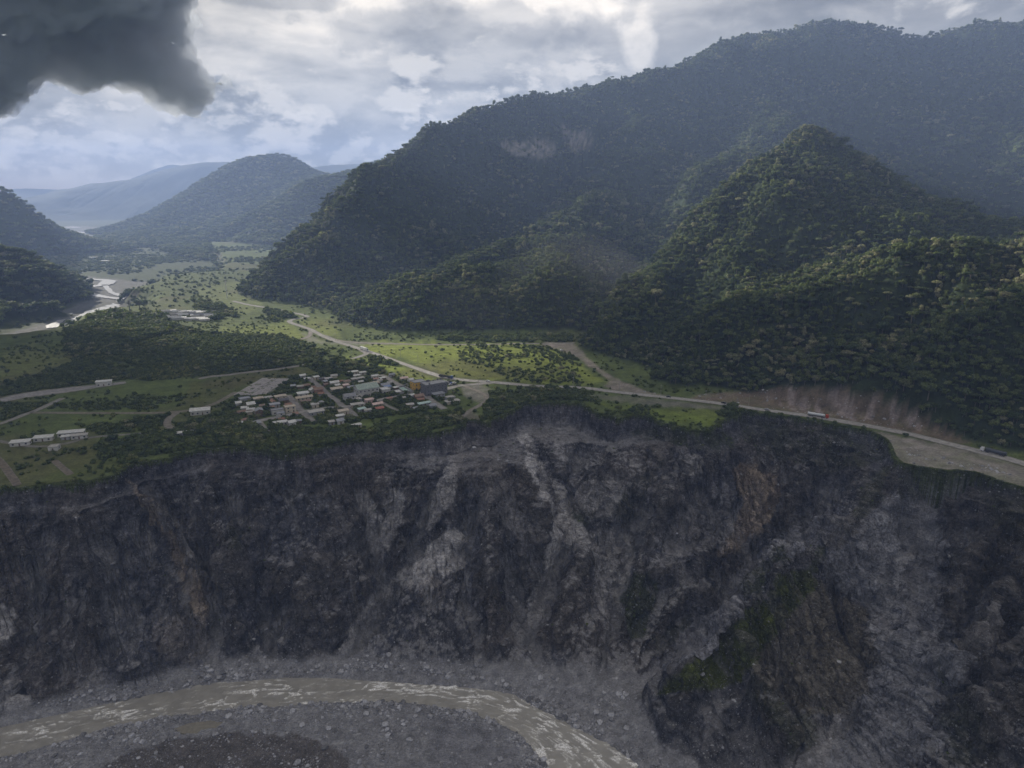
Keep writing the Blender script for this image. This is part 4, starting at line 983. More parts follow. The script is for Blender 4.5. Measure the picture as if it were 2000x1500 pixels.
def scatter(name, P, scale, rotz, idx, meshes, label=None, rotx=None):
    """many small things nobody could count: one object, points carrying instances"""
    n = len(P); me = bpy.data.meshes.new(name); me.vertices.add(n); me.vertices.foreach_set('co', np.asarray(P, np.float32).ravel())
    sc_ = np.asarray(scale, np.float32); sc_ = np.repeat(sc_[:, None], 3, 1) if sc_.ndim == 1 else sc_
    rt = np.zeros((n, 3), np.float32); rt[:, 2] = rotz
    if rotx is not None: rt[:, 0] = rotx
    a = me.attributes.new('scl', 'FLOAT_VECTOR', 'POINT'); a.data.foreach_set('vector', sc_.ravel())
    a = me.attributes.new('rot', 'FLOAT_VECTOR', 'POINT'); a.data.foreach_set('vector', rt.ravel())
    a = me.attributes.new('pick', 'INT', 'POINT'); a.data.foreach_set('value', np.asarray(idx, np.int32))
    o = bpy.data.objects.new(name, me); COL.objects.link(o)
    ng = bpy.data.node_groups.new(name, 'GeometryNodeTree'); ng.interface.new_socket('Geometry', in_out='INPUT', socket_type='NodeSocketGeometry'); ng.interface.new_socket('Geometry', in_out='OUTPUT', socket_type='NodeSocketGeometry')
    N = ng.nodes; Lk = ng.links; gi = N.new('NodeGroupInput'); go = N.new('NodeGroupOutput'); ip = N.new('GeometryNodeInstanceOnPoints'); ci = N.new('GeometryNodeCollectionInfo')
    ci.inputs['Collection'].default_value = proto_collection(name, meshes); ci.inputs['Separate Children'].default_value = True; ci.inputs['Reset Children'].default_value = True
    def na(nm, ty):
        q = N.new('GeometryNodeInputNamedAttribute'); q.data_type = ty; q.inputs['Name'].default_value = nm; return [s for s in q.outputs if s.enabled and s.name == 'Attribute'][0]
    Lk.new(gi.outputs[0], ip.inputs['Points']); Lk.new(ci.outputs[0], ip.inputs['Instance']); ip.inputs['Pick Instance'].default_value = True
    Lk.new(na('pick', 'INT'), ip.inputs['Instance Index']); e = N.new('FunctionNodeEulerToRotation'); Lk.new(na('rot', 'FLOAT_VECTOR'), e.inputs[0]); Lk.new(e.outputs[0], ip.inputs['Rotation'])
    Lk.new(na('scl', 'FLOAT_VECTOR'), ip.inputs['Scale']); Lk.new(ip.outputs[0], go.inputs[0])
    md = o.modifiers.new('scatter', 'NODES'); md.node_group = ng
    o['kind'] = 'stuff'
    if label: o['label'] = label
    return o
def jgrid(x0, x1, y0, y1, s, seed):
    R_ = np.random.RandomState(seed); X, Y = np.meshgrid(np.arange(x0, x1, s), np.arange(y0, y1, s))
    X = X + R_.uniform(-.48, .48, X.shape)*s; Y = Y + R_.uniform(-.48, .48, X.shape)*s; return X.ravel(), Y.ravel(), R_
def inview(X, Y, Z, m=90):
    a, b_ = proj(X, Y, Z); return (a > -m) & (a < 2000+m) & (b_ > -m) & (b_ < 1500+m) & (Y > 50)
# forest on the slopes
NOTREE = [[(1350,785),(1440,772),(1470,768),(1490,760),(1560,752),(1620,755),(1700,766),(1765,793),(1850,840),(1900,866),(1900,900),(1700,850)], BARE[0][0]]
def forest(x0, x1, y0, y1, sp, ssc, seed, cond=None):
    X, Y, R_ = jgrid(x0, x1, y0, y1, sp, seed); Z = landZ(X, Y); F_ = floorZ(X, Y)
    k = inview(X, Y, Z) & (Z > F_+2.0)
    X, Y, Z = X[k], Y[k], Z[k]; a, b_ = proj(X, Y, Z)
    k = np.ones(X.shape, bool)
    for pl_ in NOTREE: k &= ~inpoly(a, b_, pl_)
    for pl_ in CRAG: k &= ~(inpoly(a, b_, pl_) & (Y > 1750) & (R_.uniform(size=X.shape) < .8))
    k &= rim_sd(X, Y) < -6
    if cond is not None: k &= cond(X, Y, Z)
    X, Y, Z = X[k], Y[k], Z[k]; n = len(X)
    cl = fbm(X, Y, 70, 3, 401)
    s = ssc*(0.46 + 0.95*R_.beta(1.5, 3.2, n) + 0.6*(cl-.5))*np.where(R_.uniform(size=n) < .06, 1.45, 1.0)
    kind = np.where(R_.uniform(size=n) < .14, 2, np.where(R_.uniform(size=n) < .2, 1, R_.choice([0, 3, 4, 5], n)))
    return X, Y, Z, s, R_.uniform(0, 6.28, n), kind
fx, fy, fz, fs, fr, fk = forest(40, 620, 430, 800, 5.0, 0.84, 501)
near_d = np.hypot(fx, fy); 
f2_ = forest(-760, 1500, 640, 1300, 6.4, 0.95, 502, lambda X, Y, Z: ~((X > 40) & (X < 620) & (Y < 800)))
f3_ = forest(-900, 1960, 1300, 2420, 8.8, 1.18, 503)
print('forest', len(fx), len(f2_[0]), len(f3_[0]))
# the nearest trees stand as single trees
a, b_ = proj(fx, fy, fz); order = np.argsort(near_d + np.where(inview(fx, fy, fz+5, 0), 0, 1e6) ); solo = order[:150]; rest = np.setdiff1d(np.arange(len(fx)), solo)
TREES = [(fx[i], fy[i], fz[i], fs[i], fr[i], int(fk[i]), 'hill') for i in solo]
allP = [np.concatenate([fx[rest], f2_[0], f3_[0]]), np.concatenate([fy[rest], f2_[1], f3_[1]]), np.concatenate([fz[rest], f2_[2], f3_[2]])]
S_ = np.concatenate([fs[rest], f2_[3], f3_[3]]); 
SC3 = np.stack([S_, S_, S_*RN.uniform(.85, 1.35, len(S_))], -1)
scatter('forest', np.stack([allP[0], allP[1], allP[2]-1.2], -1), SC3, np.concatenate([fr[rest], f2_[4], f3_[4]]), np.concatenate([fk[rest], f2_[5], f3_[5]]), proto_me, 'dense dark green rainforest covering the mountain slopes')
# far slopes: coarser wood
X, Y, R_ = jgrid(-3400, 300, 1100, 4100, 19, 504); Z = landZ(X, Y); k = inview(X, Y, Z, 20) & (Z > floorZ(X, Y)+3) & ((X < -560) | (Y > 2420)); X, Y, Z = X[k], Y[k], Z[k]
print('far', len(X))
X2, Y2, R2_ = jgrid(-2600, 300, 1650, 4200, 13, 514); Z2 = landZ(X2, Y2); k = inview(X2, Y2, Z2, 10) & (Z2 < floorZ(X2, Y2)+3) & (R2_.uniform(size=X2.shape) < .75*sstep(.40, .56, fbm(X2, Y2, 160, 4, 515)))
GR_ = [gp(x, y, VALZ)[:2] for x, y in [(-300,660),(0,648),(100,628),(120,606),(150,592),(170,578),(128,546),(150,538),(210,543),(292,552),(300,562),(262,585),(250,600),(240,640),(140,668),(0,700)]]
GR2_ = [gp(x, y, VALZ)[:2] for x, y in [(-100,490),(60,466),(140,440),(230,446),(235,456),(190,464),(120,480),(0,490)]]
k &= ~inpoly(X2, Y2, GR_) & ~inpoly(X2, Y2, GR2_)
X, Y, Z = np.concatenate([X, X2[k]]), np.concatenate([Y, Y2[k]]), np.concatenate([Z, Z2[k]-2])
s = R_.uniform(1.3, 2.3, len(X)); s[-int(k.sum()):] *= .55; scatter('distant_forest', np.stack([X, Y, Z-3], -1), np.stack([s*1.25, s*1.25, s], -1), R_.uniform(0, 6.28, len(X)), R_.choice([0, 3, 4, 5], len(X)), proto_me, 'wooded slopes of the blue ranges beyond the valley')
# ------------------------------------------------------------------ roads, tracks
M_ROAD = ground_mat('road_surface', 0.3, 0.15, False, 0.12)
def road(name, pxs, wd, pal=(0.235,0.225,0.215), lift=0.14, edge=(0.16,0.15,0.13), rag=0.12): 
    o = add_ribbon(name, pxs, wd, 0.0, M_ROAD, landZ_flat, lift, rag, 4.0, pal, edge); return o
def landZ_flat(X, Y): return floorZ(X, Y)
ROADS = {}
def R_(name, pxs, wd, **k): ROADS.setdefault(name, []).append(([gp(x, y, 0)[:2] for x, y in pxs], wd)); return road(name, pxs, wd, **k)
R_('main_road', [(2120,948),(2000,906),(1940,889),(1860,869),(1780,849),(1700,833),(1615,818),(1570,811),(1500,802),(1440,793),(1400,787.5),(1340,780.5),(1270,773),(1200,765.5),(1150,759),(1100,756),(1050,754.5),(1000,750),(950,746),(900,742),(860,735),(810,718),(760,700.5),(730,690),(708,683)], [11,11,11,11,11,11,10,10,9,9,9,9,9,9,9,9,9,9,9,9,9,8,8,8,8], lift=0.26, pal=(0.29,0.28,0.265))
R_('main_road', [(712,685),(690,677),(660,668),(632,657),(607,644),(588,637),(566,629),(572,624),(600,618),(560,609),(520,601),(485,595),(455,588)], 8, lift=0.18, pal=(0.27,0.26,0.245))
R_('dirt_track', [(632,655),(660,665),(700,669),(760,671),(850,673.5),(940,673),(1020,671),(1090,671),(1135,669),(1165,668)], 7, pal=(0.22,0.205,0.18))
R_('dirt_track', [(607,644),(604,656),(585,664)], 6, pal=(0.22,0.20,0.18))
R_('village_street', [(706,684),(716,690),(700,697),(686,700)], 7, lift=.16)
R_('village_street', [(960,748),(925,751),(896,753.5),(868,761),(832,766.5),(785,773.5),(758,778),(720,787),(686,793.5),(640,797.5),(592,804),(556,812.5),(516,820),(503,823)], 8, lift=0.20, pal=(0.26,0.25,0.235))
R_('village_street', [(604,737),(613,746),(624,755),(634,765),(646,773.5),(660,784),(668,792),(680,799),(697,816)], 6, lift=.15, pal=(.22,.21,.2))
R_('village_street', [(562,772),(571,782),(580,791),(588,802),(600,812),(611,824)], 6.5, lift=.16, pal=(.22,.21,.2))
R_('village_street', [(745,732),(758,739),(771,747),(788,756),(803,764),(808,768)], 6, lift=.15, pal=(.23,.22,.21))
R_('village_street', [(830,767),(836,776),(847,786),(858,792),(868,799)], 7, lift=.17, pal=(.25,.24,.23))
R_('village_street', [(742,782),(752,790),(772,800),(778,803)], 4, lift=.13, pal=(.2,.19,.17))
R_('village_street', [(505,822),(513,832),(524,845),(530,848)], 5, lift=.15, pal=(.23,.22,.2))
R_('dirt_track', [(905,753),(918,758),(936,765),(951,775),(950,782),(940,790),(922,800),(905,811),(900,818)], 5, pal=(0.21,0.19,0.165))
R_('dirt_track', [(388,740),(412,735.5),(440,733),(475,728),(520,723),(560,718),(602,711)], 7, pal=(0.23,0.215,0.20))
R_('gravel_airstrip', [(-30,787),(12,780),(50,772),(90,767),(130,762),(170,757),(210,752),(246,747)], [18,18,20,22,20,16,12,9], pal=(0.24,0.23,0.22))
R_('dirt_track', [(-20,833),(15,823),(45,811),(75,800),(100,788),(122,778)], 6, pal=(0.22,0.21,0.19))
R_('dirt_track', [(60,806),(130,806.5),(220,807),(300,806.5),(350,804),(385,799),(415,790),(440,778),(460,766)], 5, pal=(0.17,0.155,0.125))
R_('dirt_track', [(345,806),(328,820),(328,832),(342,838)], 6, pal=(0.18,0.165,0.14))
R_('dirt_track', [(-20,858),(60,872),(120,868),(170,856),(215,851),(260,848),(310,842),(350,838),(380,833)], 4, pal=(0.16,0.155,0.14))
R_('dirt_track', [(-10,892),(8,910),(22,930),(34,948)], 5, pal=(0.14,0.12,0.095))
R_('dirt_track', [(106,900),(122,914),(138,927)], 4.5, pal=(0.15,0.13,0.105))
ribs = {}
def near_road(X, Y, m):
    r = np.zeros(X.shape, bool)
    for l in ROADS.values():
        for ln, wd in l: r |= pdist(X, Y, ln) < (max(wd) if hasattr(wd, '__len__') else wd)/2 + m
    return r

# ------------------------------------------------------------------ small builders
def tag(o, label=None, cat=None, group=None, kind=None):
    if label: o['label'] = label
    if cat: o['category'] = cat
    if group: o['group'] = group
    if kind: o['kind'] = kind
def empty(name, loc, rz=0.0, s=1.0):
    o = bpy.data.objects.new(name, None); COL.objects.link(o); o.location = loc; o.rotation_euler = (0, 0, rz); o.scale = (s, s, s); o.empty_display_size = 0.5; return o
def part(name, me, parent, loc=(0,0,0), rot=(0,0,0), sc=(1,1,1)):
    o = bpy.data.objects.new(name, me); COL.objects.link(o); o.parent = parent; o.location = loc; o.rotation_euler = rot; o.scale = sc; return o
class MB:
    def __init__(s): s.v = []; s.f = []
    def box(s, x0, x1, y0, y1, z0, z1, tz=0.0, ty=0.0):
        b = len(s.v); s.v += [(x0,y0,z0),(x1,y0,z0),(x1,y1,z0),(x0,y1,z0),(x0,y0,z1),(x1,y0,z1),(x1,y1,z1+tz),(x0,y1,z1+tz)]
        s.f += [(b+3,b+2,b+1,b),(b+4,b+5,b+6,b+7),(b,b+1,b+5,b+4),(b+1,b+2,b+6,b+5),(b+2,b+3,b+7,b+6),(b+3,b,b+4,b+7)]; return s
    def poly(s, pts, faces): b = len(s.v); s.v += pts; s.f += [tuple(b+i for i in f) for f in faces]; return s
    def cyl(s, c, r, L, axis='z', n=10, r2=None):
        b = len(s.v); r2 = r if r2 is None else r2
        for e, rr_ in ((0, r), (1, r2)):
            for k in range(n):
                a = 6.28318*k/n; u, w_ = rr_*math.cos(a), rr_*math.sin(a); h = L*e - (L/2 if axis != 'z' else 0)
                s.v.append((c[0]+u, c[1]+w_, c[2]+h) if axis == 'z' else ((c[0]+h, c[1]+u, c[2]+w_) if axis == 'x' else (c[0]+u, c[1]+h, c[2]+w_)))
        s.f += [(b+k, b+(k+1) % n, b+n+(k+1) % n, b+n+k) for k in range(n)] + [tuple(b+k for k in range(n))[::-1], tuple(b+n+k for k in range(n))]; return s
    def mesh(s, name, mat): return mesh_from(name, s.v, s.f, [mat])
MC = {}
def cm(name, col, rough=0.7, vary=0.18, metal=0.0, scale=0.5):
    if name not in MC: MC[name] = plain(name, col, rough, metal, vary, scale)
    return MC[name]
ROOFC = {'white': (0.50,0.50,0.48), 'pale': (0.36,0.345,0.32), 'rust': (0.24,0.13,0.085), 'grey': (0.26,0.27,0.29), 'beige': (0.42,0.36,0.28), 'brown': (0.20,0.135,0.10), 'red': (0.34,0.13,0.09), 'green': (0.28,0.34,0.30), 'blue': (0.13,0.20,0.36), 'dark': (0.10,0.10,0.11), 'pink': (0.55,0.42,0.38), 'turquoise': (0.34,0.46,0.43), 'slate': (0.22,0.225,0.24)}
WALLC = {'white': (0.46,0.45,0.42), 'cream': (0.48,0.43,0.34), 'grey': (0.30,0.30,0.30), 'yellow': (0.55,0.34,0.06), 'blueg': (0.14,0.142,0.152), 'brick': (0.28,0.16,0.11), 'pinkw': (0.48,0.34,0.30), 'wood': (0.17,0.12,0.08)}
M_GLASS = cm('window_glass', (0.035,0.04,0.05), 0.15); M_DOOR = cm('door_wood', (0.12,0.08,0.05)); 
TH = math.radians(32.7)
FOOT = []
def house(px_, py_, w_, d_, h_, roof, rc, wc, label, cat='house', rot=None, name='house', nwin=2, storeys=1):
    x, y, _ = gp(px_, py_, 0); z = float(floorZ(np.array([x]), np.array([y]))[0]); rz = TH if rot is None else rot
    o = empty(name, (x, y, z-0.05), rz); tag(o, label, cat); FOOT.append((x, y, max(w_, d_)*.5, label))
    wm = cm(wc+'_wall', WALLC[wc], 0.85); rm = cm(rc+'_roof', ROOFC[rc], 0.5)
    X0, X1, Y0, Y1 = -w_/2, w_/2, -d_/2, d_/2
    wl = MB()
    if roof == 'gable':
        rh = min(w_, d_)*0.22; 
        wl.poly([(X0,Y0,-.5),(X1,Y0,-.5),(X1,Y1,-.5),(X0,Y1,-.5),(X0,Y0,h_),(X1,Y0,h_),(X1,Y1,h_),(X0,Y1,h_),(X0,0,h_+rh),(X1,0,h_+rh)], [(0,1,5,4),(2,3,7,6),(1,2,6,9,5),(3,0,4,8,7),(3,2,1,0)])
        r_ = MB(); e = 0.6; t_ = 0.12; k = rh/(d_/2)
        for sg in (1, -1):
            ye = sg*(d_/2+e); ze = h_-k*e
            pts = [(X0-e,0,h_+rh+.06),(X1+e,0,h_+rh+.06),(X1+e,ye,ze+.06),(X0-e,ye,ze+.06)]; pts += [(a, b_, c+t_) for a, b_, c in pts]
            fs_ = [(0,1,2,3),(7,6,5,4),(0,4,5,1),(1,5,6,2),(2,6,7,3),(3,7,4,0)]; r_.poly(pts, fs_ if sg < 0 else [f[::-1] for f in fs_])
        n_ = int(w_/1.1)
        for i in range(n_):
            xx = X0 + (i+.5)*w_/n_
            for sg in (1, -1):
                a_ = (xx-.05, 0, h_+rh+.06+t_); r_.poly([(xx-.06,0,h_+rh+.2),(xx+.06,0,h_+rh+.2),(xx+.06,sg*(d_/2+e),h_-k*e+.22),(xx-.06,sg*(d_/2+e),h_-k*e+.22),(xx,0,h_+rh+.27),(xx,sg*(d_/2+e),h_-k*e+.29)], [(0,4,5,3),(1,2,5,4)])
    elif roof == 'shed':
        wl.box(X0, X1, Y0, Y1, -.5, h_, tz=0.08*d_); r_ = MB(); e = .5
        r_.box(X0-e, X1+e, Y0-e, Y1+e, h_+.02, h_+.14, tz=0.08*(d_+2*e)); r_.v = [(a, b_, c + (0.08*(d_+2*e) if (i in (2, 3)) else 0)) for i, (a, b_, c) in enumerate(r_.v)]
        n_ = int(w_/1.2)
        for i in range(n_):
            xx = X0 + (i+.5)*w_/n_; r_.poly([(xx-.06,Y0-e,h_+.14),(xx+.06,Y0-e,h_+.14),(xx+.06,Y1+e,h_+.14+.08*(d_+2*e)),(xx-.06,Y1+e,h_+.14+.08*(d_+2*e)),(xx,Y0-e,h_+.22),(xx,Y1+e,h_+.22+.08*(d_+2*e))], [(0,4,5,3),(1,2,5,4)])
    elif roof == 'hip':
        wl.box(X0, X1, Y0, Y1, -.5, h_); e = .6; rh = min(w_, d_)*.2; r_ = MB(); q = max(0.3, (w_-d_)/2)
        r_.poly([(X0-e,Y0-e,h_),(X1+e,Y0-e,h_),(X1+e,Y1+e,h_),(X0-e,Y1+e,h_),(-q,0,h_+rh),(q,0,h_+rh)], [(3,2,1,0),(0,1,5,4),(1,2,5),(2,3,4,5),(3,0,4)])
    else:
        wl.box(X0, X1, Y0, Y1, -.5, h_); r_ = MB(); r_.box(X0-.15, X1+.15, Y0-.15, Y1+.15, h_+.01, h_+.22); 
        for a in ((X0-.15, X1+.15, Y0-.15, Y0+.1), (X0-.15, X1+.15, Y1-.1, Y1+.15), (X0-.15, X0+.1, Y0+.1, Y1-.1), (X1-.1, X1+.15, Y0+.1, Y1-.1)): r_.box(*a, h_+.22, h_+.6)
    part('wall', wl.mesh('wall', wm), o); part('roof', r_.mesh('roof', rm), o)
    for st_ in range(storeys):
        zc_ = 1.0 + st_*(h_/storeys); n_ = max(1, int(w_/3.4)) if nwin else 0
        for i in range(n_):
            xx = X0 + (i+.5)*w_/n_
            if st_ == 0 and i == n_//2: 
                part('door', MB().box(xx-.5, xx+.5, Y0-.06, Y0+.02, 0.05, 2.15).mesh('door', M_DOOR), o); continue
            f_ = part('window', MB().box(xx-.75, xx+.75, Y0-.08, Y0+.02, zc_-.08, zc_+1.3).mesh('window', cm('window_frame', (.45,.44,.42))), o)
            part('pane', MB().box(xx-.65, xx+.65, Y0-.11, Y0-.03, zc_+.02, zc_+1.2).mesh('pane', M_GLASS), f_)
        n_ = max(1, int(d_/4.5)) if nwin else 0
        for sx in (X0, X1):
            for i in range(n_):
                yy = Y0 + (i+.5)*d_/n_; f_ = part('window', MB().box(sx-.08, sx+.08, yy-.7, yy+.7, zc_-.08, zc_+1.3).mesh('window', cm('window_frame', (.45,.44,.42))), o)
                part('pane', MB().box(sx-.11, sx+.11, yy-.6, yy+.6, zc_+.02, zc_+1.2).mesh('pane', M_GLASS), f_)
    return o
# px, py, width, depth, height, roof form, roof colour, wall colour, label
HOUSES = [
 (716,770,22,16,7.5,'gable','green','white','large village hall with pale green-grey gable roof and open front','hall'),
 (683,783,11,9,5.5,'gable','slate','white','white two-storey house with slate grey roof beside the big green-roofed hall','house'),
 (722,786,9,6,3,'flat','pink','pinkw','flat-roofed pale pink building on the street in front of the green hall','house'),
 (698,794.5,12,5,2.8,'shed','pale','cream','long low shed with pale roof below the slate-roofed white house','shed'),
 (618,809,14,6,3,'shed','pale','grey','long grey row building with pale roof just below the middle street','house'),
 (567,804,10,7,5,'flat','beige','cream','two-storey cream house with flat beige roof by the western street crossing','house'),
 (542,808,11,6,4,'flat','slate','white','white house with dark windows and slate flat roof on the western street','house'),
 (549,817,7,5,5,'flat','grey','white','unfinished white concrete frame house on the lower side of the western street','house'),
 (507,812,7,6,5.5,'gable','grey','wood','tall narrow house with grey gable roof at the west end of the street','house'),
 (499,832,9,6,3,'shed','grey','grey','grey shed at the bend of the western street','shed'),
 (469,832,5,4,3,'shed','white','white','small white hut farthest west below the western street','hut'),
 (480,831,5,4,2.8,'shed','pale','cream','small cream hut beside the grey shed at the western bend','hut'),
 (548,831,12,5,3,'shed','white','white','long white-roofed house south of the western street','house'),
 (570,831,6,6,3.5,'gable','white','white','white gabled cottage at the end of the long white-roofed house','house'),
 (671,809,9,5,3.5,'shed','beige','cream','beige-roofed house above the wooded strip below the middle street','house'),
 (648,829,5,4,2.8,'shed','pale','grey','small grey shack among trees near the cliff','hut'),
 (664,827,6,6,3.2,'gable','grey','white','grey-gabled cottage among the trees near the cliff','house'),
 (697,835,8,3.5,2.6,'shed','white','white','narrow white-roofed shed nearest the cliff edge','shed'),
 (466,794,5,5,4,'gable','white','white','small white gabled building west of the tree clump by the paved plots','house'),
 (490,796,7,8,4,'gable','white','cream','white-roofed cream house at the corner of the grey yard','house'),
 (478,784,10,7,3.2,'flat','grey','grey','grey flat-roofed store beside the paved plots','store'),
 (505,783,9,6,3.2,'hip','beige','cream','beige hip-roofed house just south of the paved plots','house'),
 (548,779,11,5,3,'shed','beige','cream','beige-roofed house west of the village beside dark trees','house'),
 (554,786,9,6,3,'gable','dark','wood','dark-roofed wooden house behind the beige-roofed one','house'),
 (537,795,9,5,3,'shed','grey','grey','grey-roofed house in dark trees above the western street','house'),
 (592,773,11,6,3,'shed','white','white','white-roofed bungalow west of the brown-roofed house','house'),
 (594,781,16,5,3,'gable','beige','cream','long beige gabled row house above the western street crossing','house'),
 (611,768,5,6,4,'gable','white','white','small bright white gabled house beside the brown-roofed one','house'),
 (622,768,9,7,4.5,'gable','brown','brick','brown-roofed brick house on the northern cross street','house'),
 (591,738.5,6,5,3.4,'gable','white','white','white gabled cottage at the northern corner of the village','house'),
 (600,744,6,4,2.8,'shed','white','grey','white-roofed hut just behind the northern corner cottage','hut'),
 (618,741,6,4,3,'shed','white','cream','white-roofed cream hut on the northern cross street','hut'),
 (630,744,7,4,3,'gable','dark','grey','dark-roofed shed at the north end of the cross street','shed'),
 (642,744,8,4,3,'shed','pale','white','pale-roofed house right of the dark-roofed northern shed','house'),
 (653,752,9,6,3.2,'gable','white','cream','white-roofed house in the middle of the northern block','house'),
 (658,764,12,6,3,'shed','beige','cream','beige-roofed house above the green plot beside the cross street','house'),
 (678,750,7,6,3.4,'hip','brown','cream','brown hip-roofed house in the northern block','house'),
 (676,757,6,4,3,'shed','pink','pinkw','small pink house behind the beige-roofed one','house'),
 (685,761,7,5,3,'gable','grey','grey','grey gabled house directly behind the green-roofed hall','house'),
 (697,738,7,4,2.8,'shed','white','white','low white roof left of the bright northern sheds','shed'),
 (690,731,11,4,3,'shed','white','cream','long bright white shed at the northern edge of the village','shed'),
 (708,732,7,4,3,'gable','white','white','bright white gabled shed at the northern edge of the village','shed'),
 (693,744.5,7,4,2.8,'shed','pale','cream','pale-roofed hut below the bright northern sheds','hut'),
 (705,743,7,4,3,'shed','pale','grey','pale-roofed grey hut beside the northern lane','hut'),
 (733,739,8,6,3,'flat','white','white','white flat-roofed house beside the north-eastern lane','house'),
 (733,752,9,6,3,'hip','beige','pinkw','beige hip-roofed pink house behind the green-roofed hall','house'),
 (752,756,9,6,3,'gable','grey','grey','grey gabled shed behind the school yard','shed'),
 (716,756,8,5,3,'shed','pale','grey','pale lean-to on the back of the green-roofed hall','shed'),
 (597,789,9,5,3,'gable','brown','wood','brown-roofed wooden house above the western crossing','house'),
 (615,795,7,5,3,'shed','pale','cream','pale-roofed house just above the middle street','house'),
 (707,804,7,4,3,'shed','turquoise','grey','pale turquoise-roofed hut below the main street','hut'),
 (718,806,6,4,3,'gable','pale','white','pale gabled hut left of the red-roofed one','hut'),
 (741,803,7,5,3.2,'gable','red','brick','brick hut with rust red gable roof below the main street','hut'),
 (737,794,10,5,3,'gable','pink','cream','pink-roofed row house below the main street','house'),
 (752,767,9,10,4,'flat','white','white','white flat-roofed school block beside its walled yard','school'),
 (757,761,7,5,3.4,'shed','blue','white','bright blue-roofed shelter beside the school block','shelter'),
 (789,743,8,5,3,'gable','pink','cream','pink-roofed house by the meadow at the north-eastern lane','house'),
 (802,748,5,5,4,'gable','white','white','white gabled house next to the yellow building','house'),
 (765,736,6,4,3,'gable','grey','grey','grey-roofed hut between trees at the meadow edge','hut'),
 (856,774,12,6,3,'shed','grey','grey','grey sheds in front of the ruined dark block','shed'),
 (804,779,5,4,4,'gable','white','white','bright white gabled hut below the main street','hut'),
 (818,779,9,7,3.4,'gable','brown','brick','red-brown gabled house beside the bright white hut','house'),
 (829,792,13,4,2.6,'shed','turquoise','grey','long pale turquoise greenhouse above the cliff wood','greenhouse'),
 (879,781,9,6,3,'flat','pale','grey','ruined flat-roofed house at the eastern end of the village','house'),
 (890,787,7,5,2.6,'shed','pale','grey','low pale shack at the eastern end of the village','hut'),
 (140,850,20,6,3,'shed','white','white','long white-roofed barrack, largest of the huts on the left','barrack'),
 (156,856,12,4,3,'shed','pale','white','pale-roofed hut just below the largest left barrack','hut'),
 (129,858,6,4,2.6,'shed','white','grey','small white hut at the left end below the largest barrack','hut'),
 (86,860,14,6,3,'shed','white','white','white barrack second from the left edge','barrack'),
 (41,869,14,6,3,'shed','white','white','white barrack nearest the left edge of the terrace','barrack'),
 (107,878,7,7,2.8,'flat','pale','white','square pale roof alone in the scrub below the left barracks','hut'),
 (392,808,17,8,4,'gable','white','white','broad white-roofed building where the dirt track meets the trees','house'),
 (361,850,14,4,2.6,'shed','white','grey','long low white shed above the cliff left of the village','shed'),
 (204,753,15,6,4.5,'shed','white','white','white shed standing beside the gravel strip','shed'),
]
for hs in HOUSES:
    a = list(hs); cat = a[9] if len(a) > 9 else 'house'
    a[2] *= .9; a[3] *= .9
    house(*a[:9], cat=cat, name={'hall':'village_hall','hut':'hut','shed':'shed','school':'school_block','barrack':'barrack','store':'store_building','shelter':'shelter','greenhouse':'greenhouse'}.get(cat, 'house'), storeys=2 if a[4] >= 5 else 1, rot=(TH if a[0] > 430 else math.radians(16)) + rnd.uniform(-.08, .08) + (math.pi/2 if a[8].startswith(('tall', 'small bright')) else 0))
# hall front: open dark bay under a white fascia
# yellow house and ruined dark block
y_ = house(817,759,12,10,7.5,'flat','slate','yellow','bright yellow two-storey building with grey flat roof at the village entrance','building',name='yellow_building',storeys=2)
dk_ = house(848,768,22,12,10.5,'flat','slate','blueg','large dark blue-grey three-storey block with broken roof edge at the village entrance','building',name='apartment_block',storeys=3)
for i in range(9): part('parapet_stub', MB().box(-.5,.5,-.4,.4,0,rnd.uniform(.6,2.0)).mesh('parapet_stub', cm('blueg_wall', WALLC['blueg'])), dk_, (rnd.uniform(-10.5,10.5), rnd.choice([-5.6,5.6]), 10.6))
# small tin-roofed shacks and lean-tos squeezed between the houses
TOWN = [(470,788),(520,775),(560,768),(590,740),(700,728),(760,738),(800,752),(860,775),(900,785),(860,800),(760,808),(690,815),(600,830),(520,836),(470,832)]
n_s = 0
for _ in range(900):
    if n_s >= 44: break
    a, b_ = rnd.uniform(465, 900), rnd.uniform(732, 836); x, y, _z = gp(a, b_, 0); A_, B_ = np.array([x]), np.array([y])
    if not inpoly(np.array([a]), np.array([b_]), TOWN)[0] or near_road(A_, B_, 2.5)[0] or any(math.hypot(x-f[0], y-f[1]) < f[2]+3.5 for f in FOOT): continue
    rc_ = rnd.choice(['rust','grey','pale','white','brown','pale','rust']); o = house(a, b_, rnd.uniform(3.5, 6.5), rnd.uniform(3, 4.5), rnd.uniform(2.3, 2.9), rnd.choice(['shed','gable']), rc_, rnd.choice(['grey','wood','cream']), 'small '+{'rust':'rusty red','grey':'grey','pale':'pale','white':'whitish','brown':'brown'}[rc_]+' tin-roofed shack squeezed between the village houses', 'shack', TH+rnd.uniform(-.3, .3), 'shack', 0)
    o['group'] = 'small '+{'rust':'rusty red','grey':'grey','pale':'pale','white':'whitish','brown':'brown'}[rc_]+' shacks in the village'; n_s += 1
